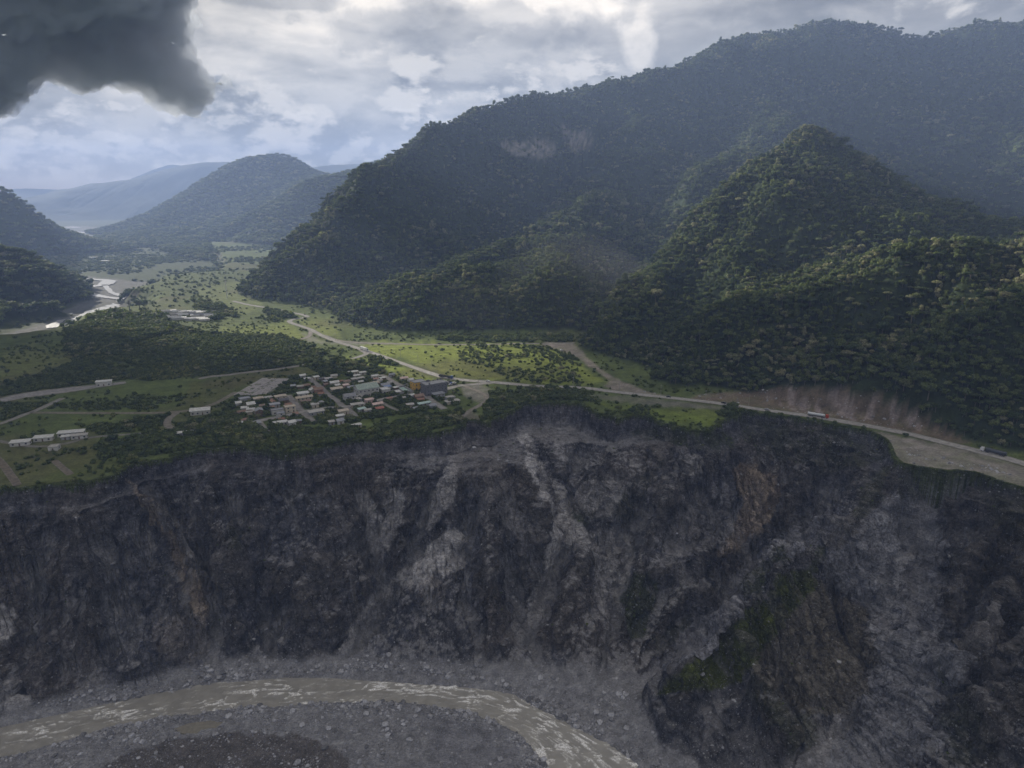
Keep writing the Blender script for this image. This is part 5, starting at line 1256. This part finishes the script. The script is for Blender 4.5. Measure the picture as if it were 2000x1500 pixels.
# walled sports court and school yard
def yard(px_, py_, w_, d_, floor_c, label, name, rot=TH):
    x, y, _ = gp(px_, py_, 0); z = float(floorZ(np.array([x]), np.array([y]))[0]); o = empty(name, (x, y, z), rot); tag(o, label, 'yard'); FOOT.append((x, y, max(w_, d_)*.5, label))
    part('floor_slab', MB().box(-w_/2, w_/2, -d_/2, d_/2, -.3, .22).mesh('floor_slab', cm('slab_'+name, floor_c, .8)), o)
    for q in ((-w_/2, w_/2, -d_/2, -d_/2+.25), (-w_/2, w_/2, d_/2-.25, d_/2), (-w_/2, -w_/2+.25, -d_/2+.26, d_/2-.26), (w_/2-.25, w_/2, -d_/2+.26, d_/2-.26)):
        part('boundary_wall', MB().box(*q, 0.225, 2.0).mesh('boundary_wall', cm('grey_wall', WALLC['grey'])), o)
yard(775,768,11,11,(.32,.30,.27),'walled grey school yard beside the white school block','school_yard')
yard(789,762,8,20,(.34,.46,.42),'long pale turquoise walled sports court by the north-eastern lane','sports_court')
# plots of the paved field: concrete slabs one by one
x0_, y0_, _ = gp(455, 772, 0); x1_, y1_, _ = gp(516, 772, 0); x2_, y2_, _ = gp(512, 738.5, 0); x3_, y3_, _ = gp(566, 740, 0)
po = empty('paved_plots', (x0_, y0_, 0)); tag(po, 'large field of pale grey concrete slabs laid out west of the village', 'paving')
for i in range(9):
    for j in range(22):
        if rnd.random() < .07: continue
        def at_(u, v): return ((1-v)*((1-u)*x0_+u*x1_)+v*((1-u)*x2_+u*x3_)-x0_, (1-v)*((1-u)*y0_+u*y1_)+v*((1-u)*y2_+u*y3_)-y0_)
        g0 = .018 if i != 4 else .05; u0, u1, v0, v1 = i/9+g0*.5, (i+1)/9-g0*.5, j/22+.004, (j+1)/22-.004*(1+2*(j % 6 == 5))
        if i in (7, 8) and rnd.random() < .3: u1 -= rnd.uniform(.02, .06)
        q = [at_(u0, v0), at_(u1, v0), at_(u1, v1), at_(u0, v1)]; h = rnd.uniform(.28, .42)
        part('slab', mesh_from('slab', [(a, b_, -.4) for a, b_ in q]+[(a, b_, h) for a, b_ in q], [(4,5,6,7),(0,1,5,4),(1,2,6,5),(2,3,7,6),(3,0,4,7)], [cm(rnd.choice(['slab_a','slab_b','slab_c']), {'slab_a':(.33,.31,.30),'slab_b':(.28,.265,.26),'slab_c':(.37,.35,.335)}['slab_a'], .85)]), po)
# far camp of white roofs
for i in range(26):
    px_ = 322 + (i % 9)*11.5 + rnd.uniform(-3, 3); py_ = 611 + (i//9)*6.5 + rnd.uniform(-1.5, 1.5) + (px_-370)*.03
    x, y, _ = gp(px_, py_, 0); 
    house(px_, py_, rnd.uniform(9, 16), rnd.uniform(6, 9), 3, rnd.choice(['gable','shed']), rnd.choice(['white','pale','white','slate']), 'white', 'white-roofed cabin of the works camp on the plain beyond the wood', 'cabin', math.radians(rnd.choice([20, 26])), 'camp_cabin', nwin=0)['group'] = 'white-roofed cabins of the works camp'
for px_, py_ in [(162,482),(150,484),(183,505),(236,485),(206,512)]:
    x, y, _ = gp(px_, py_, VALZ); o = empty('farm_shed', (x, y, VALZ), .3); tag(o, 'tiny pale farm roof far down the hazy valley', 'shed', 'farm roofs far down the valley')
    part('wall', MB().box(-10,10,-6,6,-1,4).mesh('wall', cm('cream_wall', WALLC['cream'])), o); part('roof', MB().box(-11,11,-7,7,4.02,5).mesh('roof', cm('white_roof', ROOFC['white'])), o)

# ------------------------------------------------------------------ vehicles
M_TYRE = cm('tyre', (.02,.02,.02)); M_VG = cm('vehicle_glass', (.03,.04,.05), .1)
def wheels(o, xs, ys, r=.5, w_=.3):
    for x in xs:
        for y in ys:
            t_ = part('wheel', MB().cyl((0,0,0), r, w_, 'y', 12).mesh('wheel', M_TYRE), o, (x, y, r)); part('rim', MB().cyl((0,0,0), r*.55, w_+.04, 'y', 8).mesh('rim', cm('rim', (.35,.35,.36), .4)), t_)
def truck(px_, py_, rz, kind, cab, label, zlift=.27):
    x, y, _ = gp(px_, py_, 0); z = float(floorZ(np.array([x]), np.array([y]))[0])+zlift; o = empty('tanker_truck' if kind == 'tank' else 'lorry', (x, y, z), rz); tag(o, label, 'truck')
    cb = MB(); cb.poly([(6.2,-1.2,.7),(8.5,-1.2,.7),(8.6,-1.2,1.9),(8.2,-1.2,3.1),(6.2,-1.2,3.3),(6.2,1.2,.7),(8.5,1.2,.7),(8.6,1.2,1.9),(8.2,1.2,3.1),(6.2,1.2,3.3)], [(4,3,2,1,0),(5,6,7,8,9),(0,1,6,5),(1,2,7,6),(2,3,8,7),(3,4,9,8),(4,0,5,9)])
    c_ = part('cab', cb.mesh('cab', cm('cab_'+cab, {'red':(.42,.07,.04),'white':(.6,.6,.6),'blue':(.06,.10,.25)}[cab], .35)), o)
    part('windscreen', MB().poly([(8.60,-1.05,2.0),(8.27,-1.05,3.0),(8.27,1.05,3.0),(8.60,1.05,2.0),(8.64,-1.05,2.0),(8.31,-1.05,3.0),(8.31,1.05,3.0),(8.64,1.05,2.0)], [(3,2,1,0),(4,5,6,7),(0,1,5,4),(2,3,7,6),(1,2,6,5),(3,0,4,7)]).mesh('windscreen', M_VG), c_)
    part('chassis', MB().box(-8.2,8.1,-.5,.5,.75,1.05).mesh('chassis', cm('chassis', (.05,.05,.05))), o)
    if kind == 'tank':
        part('tank', MB().cyl((-1.4,0,2.35), 1.2, 13.2, 'x', 18).mesh('tank', cm('tank_steel', (.58,.6,.62), .3, .08, .3) if cab == 'red' else cm('tank_dark', (.07,.08,.10), .3, .08)), o)
        part('tank_hatch', MB().cyl((-1.4,0,3.5), .35, .35).mesh('tank_hatch', cm('chassis', (.05,.05,.05))), o); part('catwalk', MB().box(-7,5,-.25,.25,3.56,3.62).mesh('catwalk', cm('chassis', (.05,.05,.05))), o)
    elif kind == 'box': part('cargo_box', MB().box(-8.2,5.8,-1.25,1.25,1.1,3.9).mesh('cargo_box', cm('cargo_'+cab, (.55,.55,.54) if cab != 'blue' else (.05,.06,.09), .5)), o)
    else:
        d_ = MB(); d_.box(-8.2,5.8,-1.25,1.25,1.1,1.3); [d_.box(*q, 1.3, 2.5) for q in ((-8.2,5.8,-1.25,-1.15),(-8.2,5.8,1.15,1.25),(-8.2,-8.1,-1.15,1.15),(5.7,5.8,-1.15,1.15))]
        part('flatbed', d_.mesh('flatbed', cm('flatbed', (.08,.08,.085))), o)
    wheels(o, (7.3, 4.6, 3.4, -4.2, -5.4, -6.6), (-1.05, 1.05)); return o
def car(px_, py_, rz, col_, label, zl=.27, group=None, name='car', cat='car'):
    x, y, _ = gp(px_, py_, 0); z = float(floorZ(np.array([x]), np.array([y]))[0])+zl; o = empty(name, (x, y, z), rz); tag(o, label, cat, group); c = {'white':(.6,.6,.6),'grey':(.3,.3,.32),'dark':(.04,.045,.05),'red':(.4,.06,.04),'blue':(.06,.1,.25),'silver':(.45,.46,.47)}[col_]
    prof = [(-2.2,.4),(2.2,.4),(2.25,.85),(1.2,1.0),(.5,1.5),(-1.2,1.5),(-1.9,1.0),(-2.25,.9)]; n = len(prof)
    b_ = MB(); b_.poly([(a, -.88, c_) for a, c_ in prof]+[(a, .88, c_) for a, c_ in prof], [tuple(range(n))[::-1][::-1], tuple(range(n, 2*n))[::-1]]+[(i, n+i, n+(i+1) % n, (i+1) % n) for i in range(n)])
    part('body', b_.mesh('body', cm('paint_'+col_, c, .3, .05)), o); part('side_window', MB().box(-1.0,.3,-.9,.9,1.02,1.38).mesh('side_window', M_VG), o); wheels(o, (1.4, -1.4), (-.8, .8), .34, .2); return o
def rdir(a, b_): p = gp(*a); q = gp(*b_); return math.atan2(q[1]-p[1], q[0]-p[0])
truck(1597, 815.0, rdir((1570,811),(1640,822)), 'tank', 'red', 'silver tanker truck with a red cab on the clifftop road')
truck(1940, 887, rdir((2000,903),(1900,878)), 'tank', 'white', 'dark-sided tanker truck with white cab at the right end of the road')
truck(871, 738.5, rdir((860,735),(900,741)), 'bed', 'blue', 'dark lorry waiting on the road at the junction above the village')
truck(711, 684.5, rdir((708,682),(760,700)), 'box', 'white', 'white box lorry far off where the roads fork by the meadow')
car(1498, 801.5, rdir((1440,793),(1500,802)), 'grey', 'grey car on the clifftop road left of the red-cabbed tanker')
car(1306, 776.2, rdir((1270,773),(1340,780)), 'dark', 'dark car alone on the road at the mouth of the gravel wash')
car(1413, 788.5, rdir((1440,793),(1400,787)), 'dark', 'dark pickup just behind the bushy knoll on the clifftop road', name='pickup', cat='pickup')
car(953, 745.8, rdir((900,742),(950,746)), 'white', 'white car raising dust on the road beside the meadow')
car(858, 672.5, 0.1, 'dark', 'dark van on the dirt track at the foot of the big mountain', .2, name='van', cat='van')
car(1097, 684.5, 0.6, 'white', 'white pickup parked on the gravel at the far end of the wash', .1, name='pickup', cat='pickup')
for i, (a, b_) in enumerate([(869,746),(873,748.5),(878,746.5),(882,749.5),(887,749),(873,751.5),(880,752.5),(888,752),(795,752),(800,754.5),(792,754)]):
    car(a, b_, TH+rnd.uniform(-.5,.5), ['white','silver','dark','blue','white','dark','grey','dark','dark','grey','dark'][i], 'car parked among others in the lot by the junction above the dark block' if i < 8 else 'dark car parked beside the yellow building', .1, 'cars parked by the junction' if i < 8 else 'cars parked beside the yellow building')
# ------------------------------------------------------------------ utility poles and the tall mast
pm = MB().cyl((0,0,-1), .16, 11, n=7, r2=.11).mesh('pole', cm('concrete_pole', (.33,.32,.30))); am = MB().box(-1.0,1.0,-.06,.06,9.2,9.35).mesh('crossarm', cm('concrete_pole', (.33,.32,.30)))
for i, (a, b_) in enumerate([(735,690),(777,700),(811,713),(838,722),(872,742),(752,778),(700,788),(790,772),(929,764),(1115,757),(1206,766),(1287,774),(1375,785),(1460,796),(650,668),(624,758),(583,795),(518,700)]):
    x, y, _ = gp(a, b_, 0); o = empty('utility_pole', (x+2.5, y+4.5, float(floorZ(np.array([x]), np.array([y]))[0])), .4); tag(o, 'slim pale utility pole standing beside the village roads', 'pole', 'utility poles along the roads'); part('pole', pm, o); part('crossarm', am, o)
x, y, _ = gp(444, 584, -2); o = empty('mast', (x, y, -2)); tag(o, 'tall thin pale mast rising from the plain beyond the wood', 'mast'); part('pole', MB().cyl((0,0,-2), .9, 36, n=8, r2=.5).mesh('pole', cm('pale_steel', (.6,.6,.58))), o)
part('platform', MB().cyl((0,0,31), 1.5, .5, n=8).mesh('platform', cm('pale_steel', (.6,.6,.58))), o)
for a, b_ in ((255,616),(275,617)):
    x, y, _ = gp(a, b_, -2); o = empty('pylon', (x, y, -3)); tag(o, ('left' if a < 260 else 'right')+'-hand one of the two dark pylons beyond the wood near the river', 'pylon')
    part('mast', MB().cyl((0,0,0), 1.0, 24, n=6, r2=.4).mesh('mast', cm('chassis', (.05,.05,.05))), o); part('crossarm', MB().box(-4,4,-.3,.3,20,20.6).mesh('crossarm', cm('chassis', (.05,.05,.05))), o)

# ------------------------------------------------------------------ trees, bushes of the terrace
FP2 = np.array([(a, b_, r) for a, b_, r, _ in FOOT])
def near_house(X, Y, m):
    r = np.zeros(X.shape, bool)
    for a, b_, q in FP2: r |= np.hypot(X-a, Y-b_) < q+m
    return r
PAD = [gp(*p)[:2] for p in [(450,775),(508,736),(572,738),(520,775)]]
WOOD = [
 ([(130,640),(200,622),(300,628),(420,650),(560,655),(640,690),(690,705),(640,716),(560,720),(410,733),(240,745),(0,775),(0,748),(60,735),(150,705),(120,672)], .85, 1.0),
 ([(150,635),(220,612),(330,620),(330,650),(270,668),(210,690),(130,690)], 1.0, 2.0),
 ([(330,838),(450,806),(500,834),(600,842),(720,838),(860,812),(920,800),(895,828),(840,843),(700,858),(640,868),(560,876),(480,868),(380,874),(280,890),(250,905),(190,870),(250,855)], 1.0, 1.6),
 ([(945,765),(1130,758),(1175,785),(1110,783),(1060,782),(1020,786),(980,806),(930,825),(950,800)], .95, 1.3),
 ([(880,670),(1120,675),(1130,720),(1100,745),(1000,750),(960,720),(900,705)], .5, 1.1),
 ([(990,735),(1130,730),(1140,750),(1000,752)], .7, 1.0),
 ([(160,835),(330,812),(310,842),(190,850)], .9, 1.1), ([(0,790),(110,785),(60,805),(0,822)], .9, 1.0), ([(120,790),(420,765),(300,800),(90,800)], .6, .9),
 ([(500,735),(610,730),(690,742),(770,732),(830,760),(900,790),(840,800),(760,815),(640,830),(500,830),(430,810)], .75, 1.15), ([(600,715),(720,705),(760,728),(700,740),(620,735)], .7, 1.3),
 ([(715,695),(790,705),(775,712),(720,706)], .9, 1.5), ([(510,600),(560,610),(600,625),(520,622)], .6, 1.2), ([(380,585),(430,590),(470,620),(420,625),(380,605)], .8, 1.4),
 ([(1180,800),(1260,795),(1300,815),(1240,812),(1200,814)], .8, 1.0), ([(1250,790),(1300,785),(1310,795),(1270,800)], .8, 1.1), ([(1395,800),(1440,790),(1450,805),(1425,818),(1400,815)], 1.0, 1.5),
 ([(0,640),(130,600),(150,640),(60,665),(0,670)], .0, 1.0), ([(180,870),(260,860),(300,885),(250,905),(190,905)], .7, 1.2), ([(850,655),(1120,655),(1120,670),(850,664)], .6, 1.5),
]
def plants(x0, x1, y0, y1, sp, seed):
    X, Y, R2 = jgrid(x0, x1, y0, y1, sp, seed); Z = landZ(X, Y); k = inview(X, Y, Z, 60) & (rim_sd(X, Y) < -0.6) & (Z < floorZ(X, Y)+3.0)
    X, Y, Z = X[k], Y[k], Z[k]; a, b_ = proj(X, Y, Z); dn = 0.16*sstep(.36, .66, fbm(X, Y, 22, 4, 601)); sz = np.full(X.shape, .85)
    for pl_, dd, ss in WOOD:
        m = inpoly(a + (fbm(X, Y, 25, 2, 603)-.5)*16, b_ + (fbm(X, Y, 25, 2, 604)-.5)*8, pl_); dn = np.where(m, np.maximum(dn, dd*sstep(.26, .60, fbm(X, Y, 30, 4, 602)+.30*(dd-.6))), dn); sz = np.where(m, ss, sz)
    for pl_, aa, cc in FIELDS[:6]+FIELDS[8:9]:
        m = inpoly(a, b_, pl_); dn = np.where(m, dn*0.55+0.01, dn); sz = np.where(m, sz*.8, sz)
    for pl_, aa, cc in BARE: dn = np.where(inpoly(a, b_, pl_), 0.0, dn)
    dn = np.where(inpoly(X, Y, GR_), 0.0, dn)
    rimb = rim_sd(X, Y) > -5
    dn = np.where(rimb & (a < 1700), np.maximum(dn, .35), dn); dn = np.where(inpoly(X, Y, PAD), 0, dn)
    k = (R2.uniform(size=X.shape) < dn) & ~near_road(X, Y, 1.0) & ~near_house(X, Y, 0.5)
    return X[k], Y[k], Z[k], sz[k]*R2.uniform(.6, 1.45, k.sum()), R2
bX, bY, bZ, bS, R2 = plants(-620, 420, 395, 1000, 2.6, 701)
bX2, bY2, bZ2, bS2, _ = plants(-1000, 300, 1000, 1700, 5.0, 702)
print('bushes', len(bX), len(bX2))
nb = np.hypot(bX, bY); vis = inview(bX, bY, bZ, 0); ordb = np.argsort(nb - bS*60 + np.where(vis, 0, 1e6)); solo_b = ordb[:290]; rest_b = ordb[290:]
RND = np.random.RandomState(77)
PX_ = np.concatenate([bX[rest_b], bX2]); PY_ = np.concatenate([bY[rest_b], bY2]); PZ_ = np.concatenate([bZ[rest_b], bZ2]); PS_ = np.concatenate([bS[rest_b]*1.35, bS2*2.2])
scatter('scrub', np.stack([PX_, PY_, PZ_-.15], -1), np.stack([PS_*1.15, PS_*1.15, PS_*RND.uniform(.8, 1.5, len(PS_))], -1), RND.uniform(0, 6.28, len(PS_)), RND.randint(0, 4, len(PS_)), bush_me, 'low green scrub spread over the terrace')
for q in solo_b:
    o = bpy.data.objects.new('bush', bush_me[rnd.randrange(4)]); COL.objects.link(o); s_ = bS[q]*1.35; o.location = (bX[q], bY[q], bZ[q]-.15); o.rotation_euler = (0, 0, rnd.uniform(0, 6.28)); o.scale = (s_*1.15, s_*1.15, s_*rnd.uniform(.9, 1.4))
    a_, b2 = proj(bX[q], bY[q], bZ[q]); z_ = 'on the clifftop at the left end of the terrace' if a_ < 300 else 'between the village and the cliff edge' if a_ < 900 else 'on the clifftop by the dirt headland' if a_ < 1180 else 'on the clifftop below the main road'
    tag(o, 'low rounded green bush '+z_, 'bush', 'bushes '+z_)
# woodland trees on the terrace
tX, tY, R3 = *jgrid(-1050, 420, 400, 1700, 6.0, 705)[:2], np.random.RandomState(9)
tZ = landZ(tX, tY); k = inview(tX, tY, tZ, 40) & (rim_sd(tX, tY) < -3) & (tZ < floorZ(tX, tY)+3); tX, tY, tZ = tX[k], tY[k], tZ[k]; a, b_ = proj(tX, tY, tZ)
dn = np.full(tX.shape, .012); sz = np.full(tX.shape, .5)
for pl_, dd, ss in WOOD:
    m = inpoly(a, b_, pl_); dn = np.where(m, np.maximum(dn, .62*dd*sstep(.38, .55, fbm(tX, tY, 34, 3, 606)+.1*(ss-1))), dn); sz = np.where(m, .26+.30*ss, sz)
for pl_, aa, cc in BARE: dn = np.where(inpoly(a, b_, pl_), 0.0, dn)
dn = np.where(inpoly(tX, tY, PAD) | inpoly(tX, tY, GR_), 0, dn)
k = (R3.uniform(size=tX.shape) < dn) & ~near_road(tX, tY, 2.0) & ~near_house(tX, tY, 1.2)
tX, tY, tZ, sz = tX[k], tY[k], tZ[k], sz[k]*R3.uniform(.7, 1.35, k.sum()); kd = R3.choice([0, 3, 4, 5, 1, 2], len(tX), p=[.28,.22,.2,.2,.06,.04]); tr_ = R3.uniform(0, 6.28, len(tX))
o_ = np.argsort(np.hypot(tX, tY) - 120*sz); so, re_ = o_[:140], o_[140:]
print('terrace trees', len(tX))
scatter('terrace_woodland', np.stack([tX[re_], tY[re_], tZ[re_]-.8*sz[re_]*3], -1), sz[re_], tr_[re_], kd[re_], proto_me, 'scattered dark green trees and thickets on the plain')
for q in so: TREES.append((tX[q], tY[q], tZ[q]-1.5*sz[q], sz[q], tr_[q], int(kd[q]), 'terrace'))
SHAPE = {0: 'broad-crowned', 1: 'tall slender', 2: 'flat-topped', 3: 'round-crowned', 4: 'spreading', 5: 'bushy'}
for (x, y, z, s_, rz, kd_, zone) in TREES:
    o = empty('rainforest_tree' if zone == 'hill' else 'tree', (x, y, z-1.0), rz, s_)
    part('trunk', trunk_me[kd_], o); part('crown', crown_me[kd_], o)
    a_, b2 = proj(x, y, z)
    if zone == 'hill':
        w_ = 'beside the gravel wash' if a_ < 1300 else 'on the slope above the clifftop road' if a_ < 1600 else 'on the dark slope above the cut rock face' if a_ < 1850 else 'on the dark slope at the right edge'
        tag(o, f'{SHAPE[kd_]} dark green rainforest tree {w_}', 'tree', f'{SHAPE[kd_]} rainforest trees {w_}')
    else:
        dd_ = [(math.hypot(x-f[0], y-f[1]), f[3]) for f in FOOT]; m_ = min(dd_)
        w_ = 'on the clifftop left of the village' if a_ < 430 else 'in the belt between the village and the cliff' if b2 > 822 else 'among the village houses' if a_ < 900 else 'on the clifftop right of the village'
        tag(o, f'{SHAPE[kd_]} green tree {w_}', 'tree', f'{SHAPE[kd_]} trees {w_}')

# low plants on the green parts of the landslide wall
X, Y, R5 = jgrid(-330, 420, 240, 620, 2.2, 901); k = rim_sd(X, Y) > 3; X, Y = X[k], Y[k]; Z = g_z(X, Y); dn = bil(grn, GX0, GY0, GST, X, Y)*.10*(Z > BED+8) + .003*(Z > BED+10)
k = (R5.uniform(size=X.shape) < dn) & inview(X, Y, Z, 10); X, Y, Z = X[k], Y[k], Z[k]; s_ = R5.uniform(.35, 1.1, len(X))
dxg = bil(DXg, GX0, GY0, GST, X, Y); dyg = bil(DYg, GX0, GY0, GST, X, Y)
scatter('wall_plants', np.stack([X+dxg, Y+dyg, Z-.1], -1), np.stack([s_, s_, s_*.7], -1), R5.uniform(0, 6.28, len(X)), R5.randint(0, 4, len(X)), bush_me, 'low green plants growing on the landslide spur and ledges')

# ------------------------------------------------------------------ boulders
M_STONE, t, b, _o = new_mat('boulder_stone'); oi_ = t.new('ShaderNodeObjectInfo'); rv_ = t.math('MULTIPLY', t.ramp(oi_.outputs['Random'], 0, 1, .45, 1.5, False), t.ramp(t.noise(t.new('ShaderNodeTexCoord').outputs['Object'], 1.4, 5.0), .3, .7, .75, 1.25))
t.set(b.inputs['Base Color'], t.vmath('MULTIPLY', (0.27, 0.27, 0.285), t.new('ShaderNodeCombineXYZ', i_0=rv_, i_1=rv_, i_2=rv_).outputs[0]))
import bmesh as _bm
stone_me = []
for i in range(6):
    b2 = _bm.new(); _bm.ops.create_icosphere(b2, subdivisions=2 if i < 3 else 1, radius=1.0); r = random.Random(i+50); pls = [(Vector((r.gauss(0,1), r.gauss(0,1), r.gauss(0,1))).normalized(), r.uniform(.55, .85)) for _ in range(9)]
    for v in b2.verts:
        for n_, d_ in pls:
            e = v.co.dot(n_)-d_
            if e > 0: v.co -= n_*e
        v.co *= 1 + r.uniform(-.05, .05)
    me = bpy.data.meshes.new('boulder'); b2.to_mesh(me); b2.free(); me.materials.append(M_STONE); stone_me.append(me)
X, Y, R4 = jgrid(-330, 420, 240, 560, 1.25, 801); sdv = rim_sd(X, Y); k = sdv > 10; X, Y = X[k], Y[k]; Z = g_z(X, Y); k = inview(X, Y, Z, 10); X, Y, Z = X[k], Y[k], Z[k]
def gs(A): return bil(A, GX0, GY0, GST, X, Y)
onbed = gs(bed); db = gs(deb); rv = gs(riv); sd_ = gs(sand); br_ = gs(brown)
shore = pdist(X, Y, RIVP, True)
dn = onbed*(0.16 + 0.42*np.exp(-(shore/9)**2) + .3*sstep(.5, .7, fbm(X, Y, 14, 3, 811)))*(1-rv)*(1-sd_*2) + db*(1-onbed)*0.09 + 0.012 + rv*0.004
dn = dn*(.25+1.5*sstep(.38, .62, fbm(X, Y, 9, 3, 815)))
k = R4.uniform(size=X.shape) < dn; X, Y, Z = X[k], Y[k], Z[k]; sh_ = shore[k]; ob = onbed[k]
u = R4.uniform(size=len(X)); sc_ = 0.26/np.maximum(u, .010)**0.42; sc_ = np.where(ob > .5, sc_*1.15, sc_*.9); sc_ = np.minimum(sc_*(1+.5*np.exp(-(sh_/10)**2)), 2.1)
print('boulders', len(X))
order = np.argsort(-sc_/np.hypot(X, Y)); solo_s, rest_s = order[:280], order[280:]
def sscale(s): return np.stack([s*R4.uniform(.8, 1.3, len(s)), s*R4.uniform(.8, 1.2, len(s)), s*R4.uniform(.55, .9, len(s))], -1)
scatter('rubble', np.stack([X[rest_s], Y[rest_s], Z[rest_s]+sc_[rest_s]*.05], -1), sscale(sc_[rest_s]), R4.uniform(0, 6.28, len(rest_s)), R4.randint(0, 6, len(rest_s)), stone_me, 'grey stones and rubble strewn over the river bed and screes')
for q in solo_s:
    o = bpy.data.objects.new('boulder', stone_me[rnd.randrange(3)]); COL.objects.link(o); s_ = sc_[q]; o.location = (X[q], Y[q], Z[q]+s_*.1); o.rotation_euler = (rnd.uniform(-.3, .3), rnd.uniform(-.3, .3), rnd.uniform(0, 6.28)); o.scale = (s_*1.1, s_*.95, s_*.75)
    a_, b2 = proj(X[q], Y[q], Z[q]); z_ = 'on the near gravel bank of the river' if b2 > 1400 and a_ < 1050 and ob[q] > .5 else 'along the foot of the cliff beside the river' if ob[q] > .5 else 'lying on the scree below the spur at the right' if a_ > 1200 else 'caught on the landslide wall'
    tag(o, 'large pale grey boulder '+z_, 'boulder', 'boulders '+z_)

# angular blocks on the cut face above the road and on the bare headland
X, Y, R6 = jgrid(120, 520, 400, 720, 1.5, 851); k = rim_sd(X, Y) < -1.5; X, Y = X[k], Y[k]; Z = landZ(X, Y); a, b_ = proj(X, Y, Z)
m1 = inpoly(a, b_, BARE[6][0]); m2 = inpoly(a, b_, BARE[5][0]); m3 = inpoly(a, b_, BARE[0][0])
dn = m1*.22*sstep(.40, .62, fbm(X, Y, 14, 4, 853)) + m2*.10*sstep(.45, .65, fbm(X, Y, 16, 3, 855)) + m3*.05
dn = dn + .6*(pdist(a, b_, [(1780,890),(1840,897),(1880,909),(1935,916),(1970,930)]) < 5)*(fbm(X, Y, 6, 2, 857) > .42)
k = (R6.uniform(size=X.shape) < dn) & ~near_road(X, Y, .5); X, Y, Z = X[k], Y[k], Z[k]; s_ = .22/np.maximum(R6.uniform(size=len(X)), .03)**.5
scatter('slope_rubble', np.stack([X, Y, Z], -1), np.stack([s_*1.3, s_, s_*.8], -1), R6.uniform(0, 6.28, len(X)), R6.randint(0, 6, len(X)), stone_me, 'broken pale rock on the cut slope and bare headland beside the road')
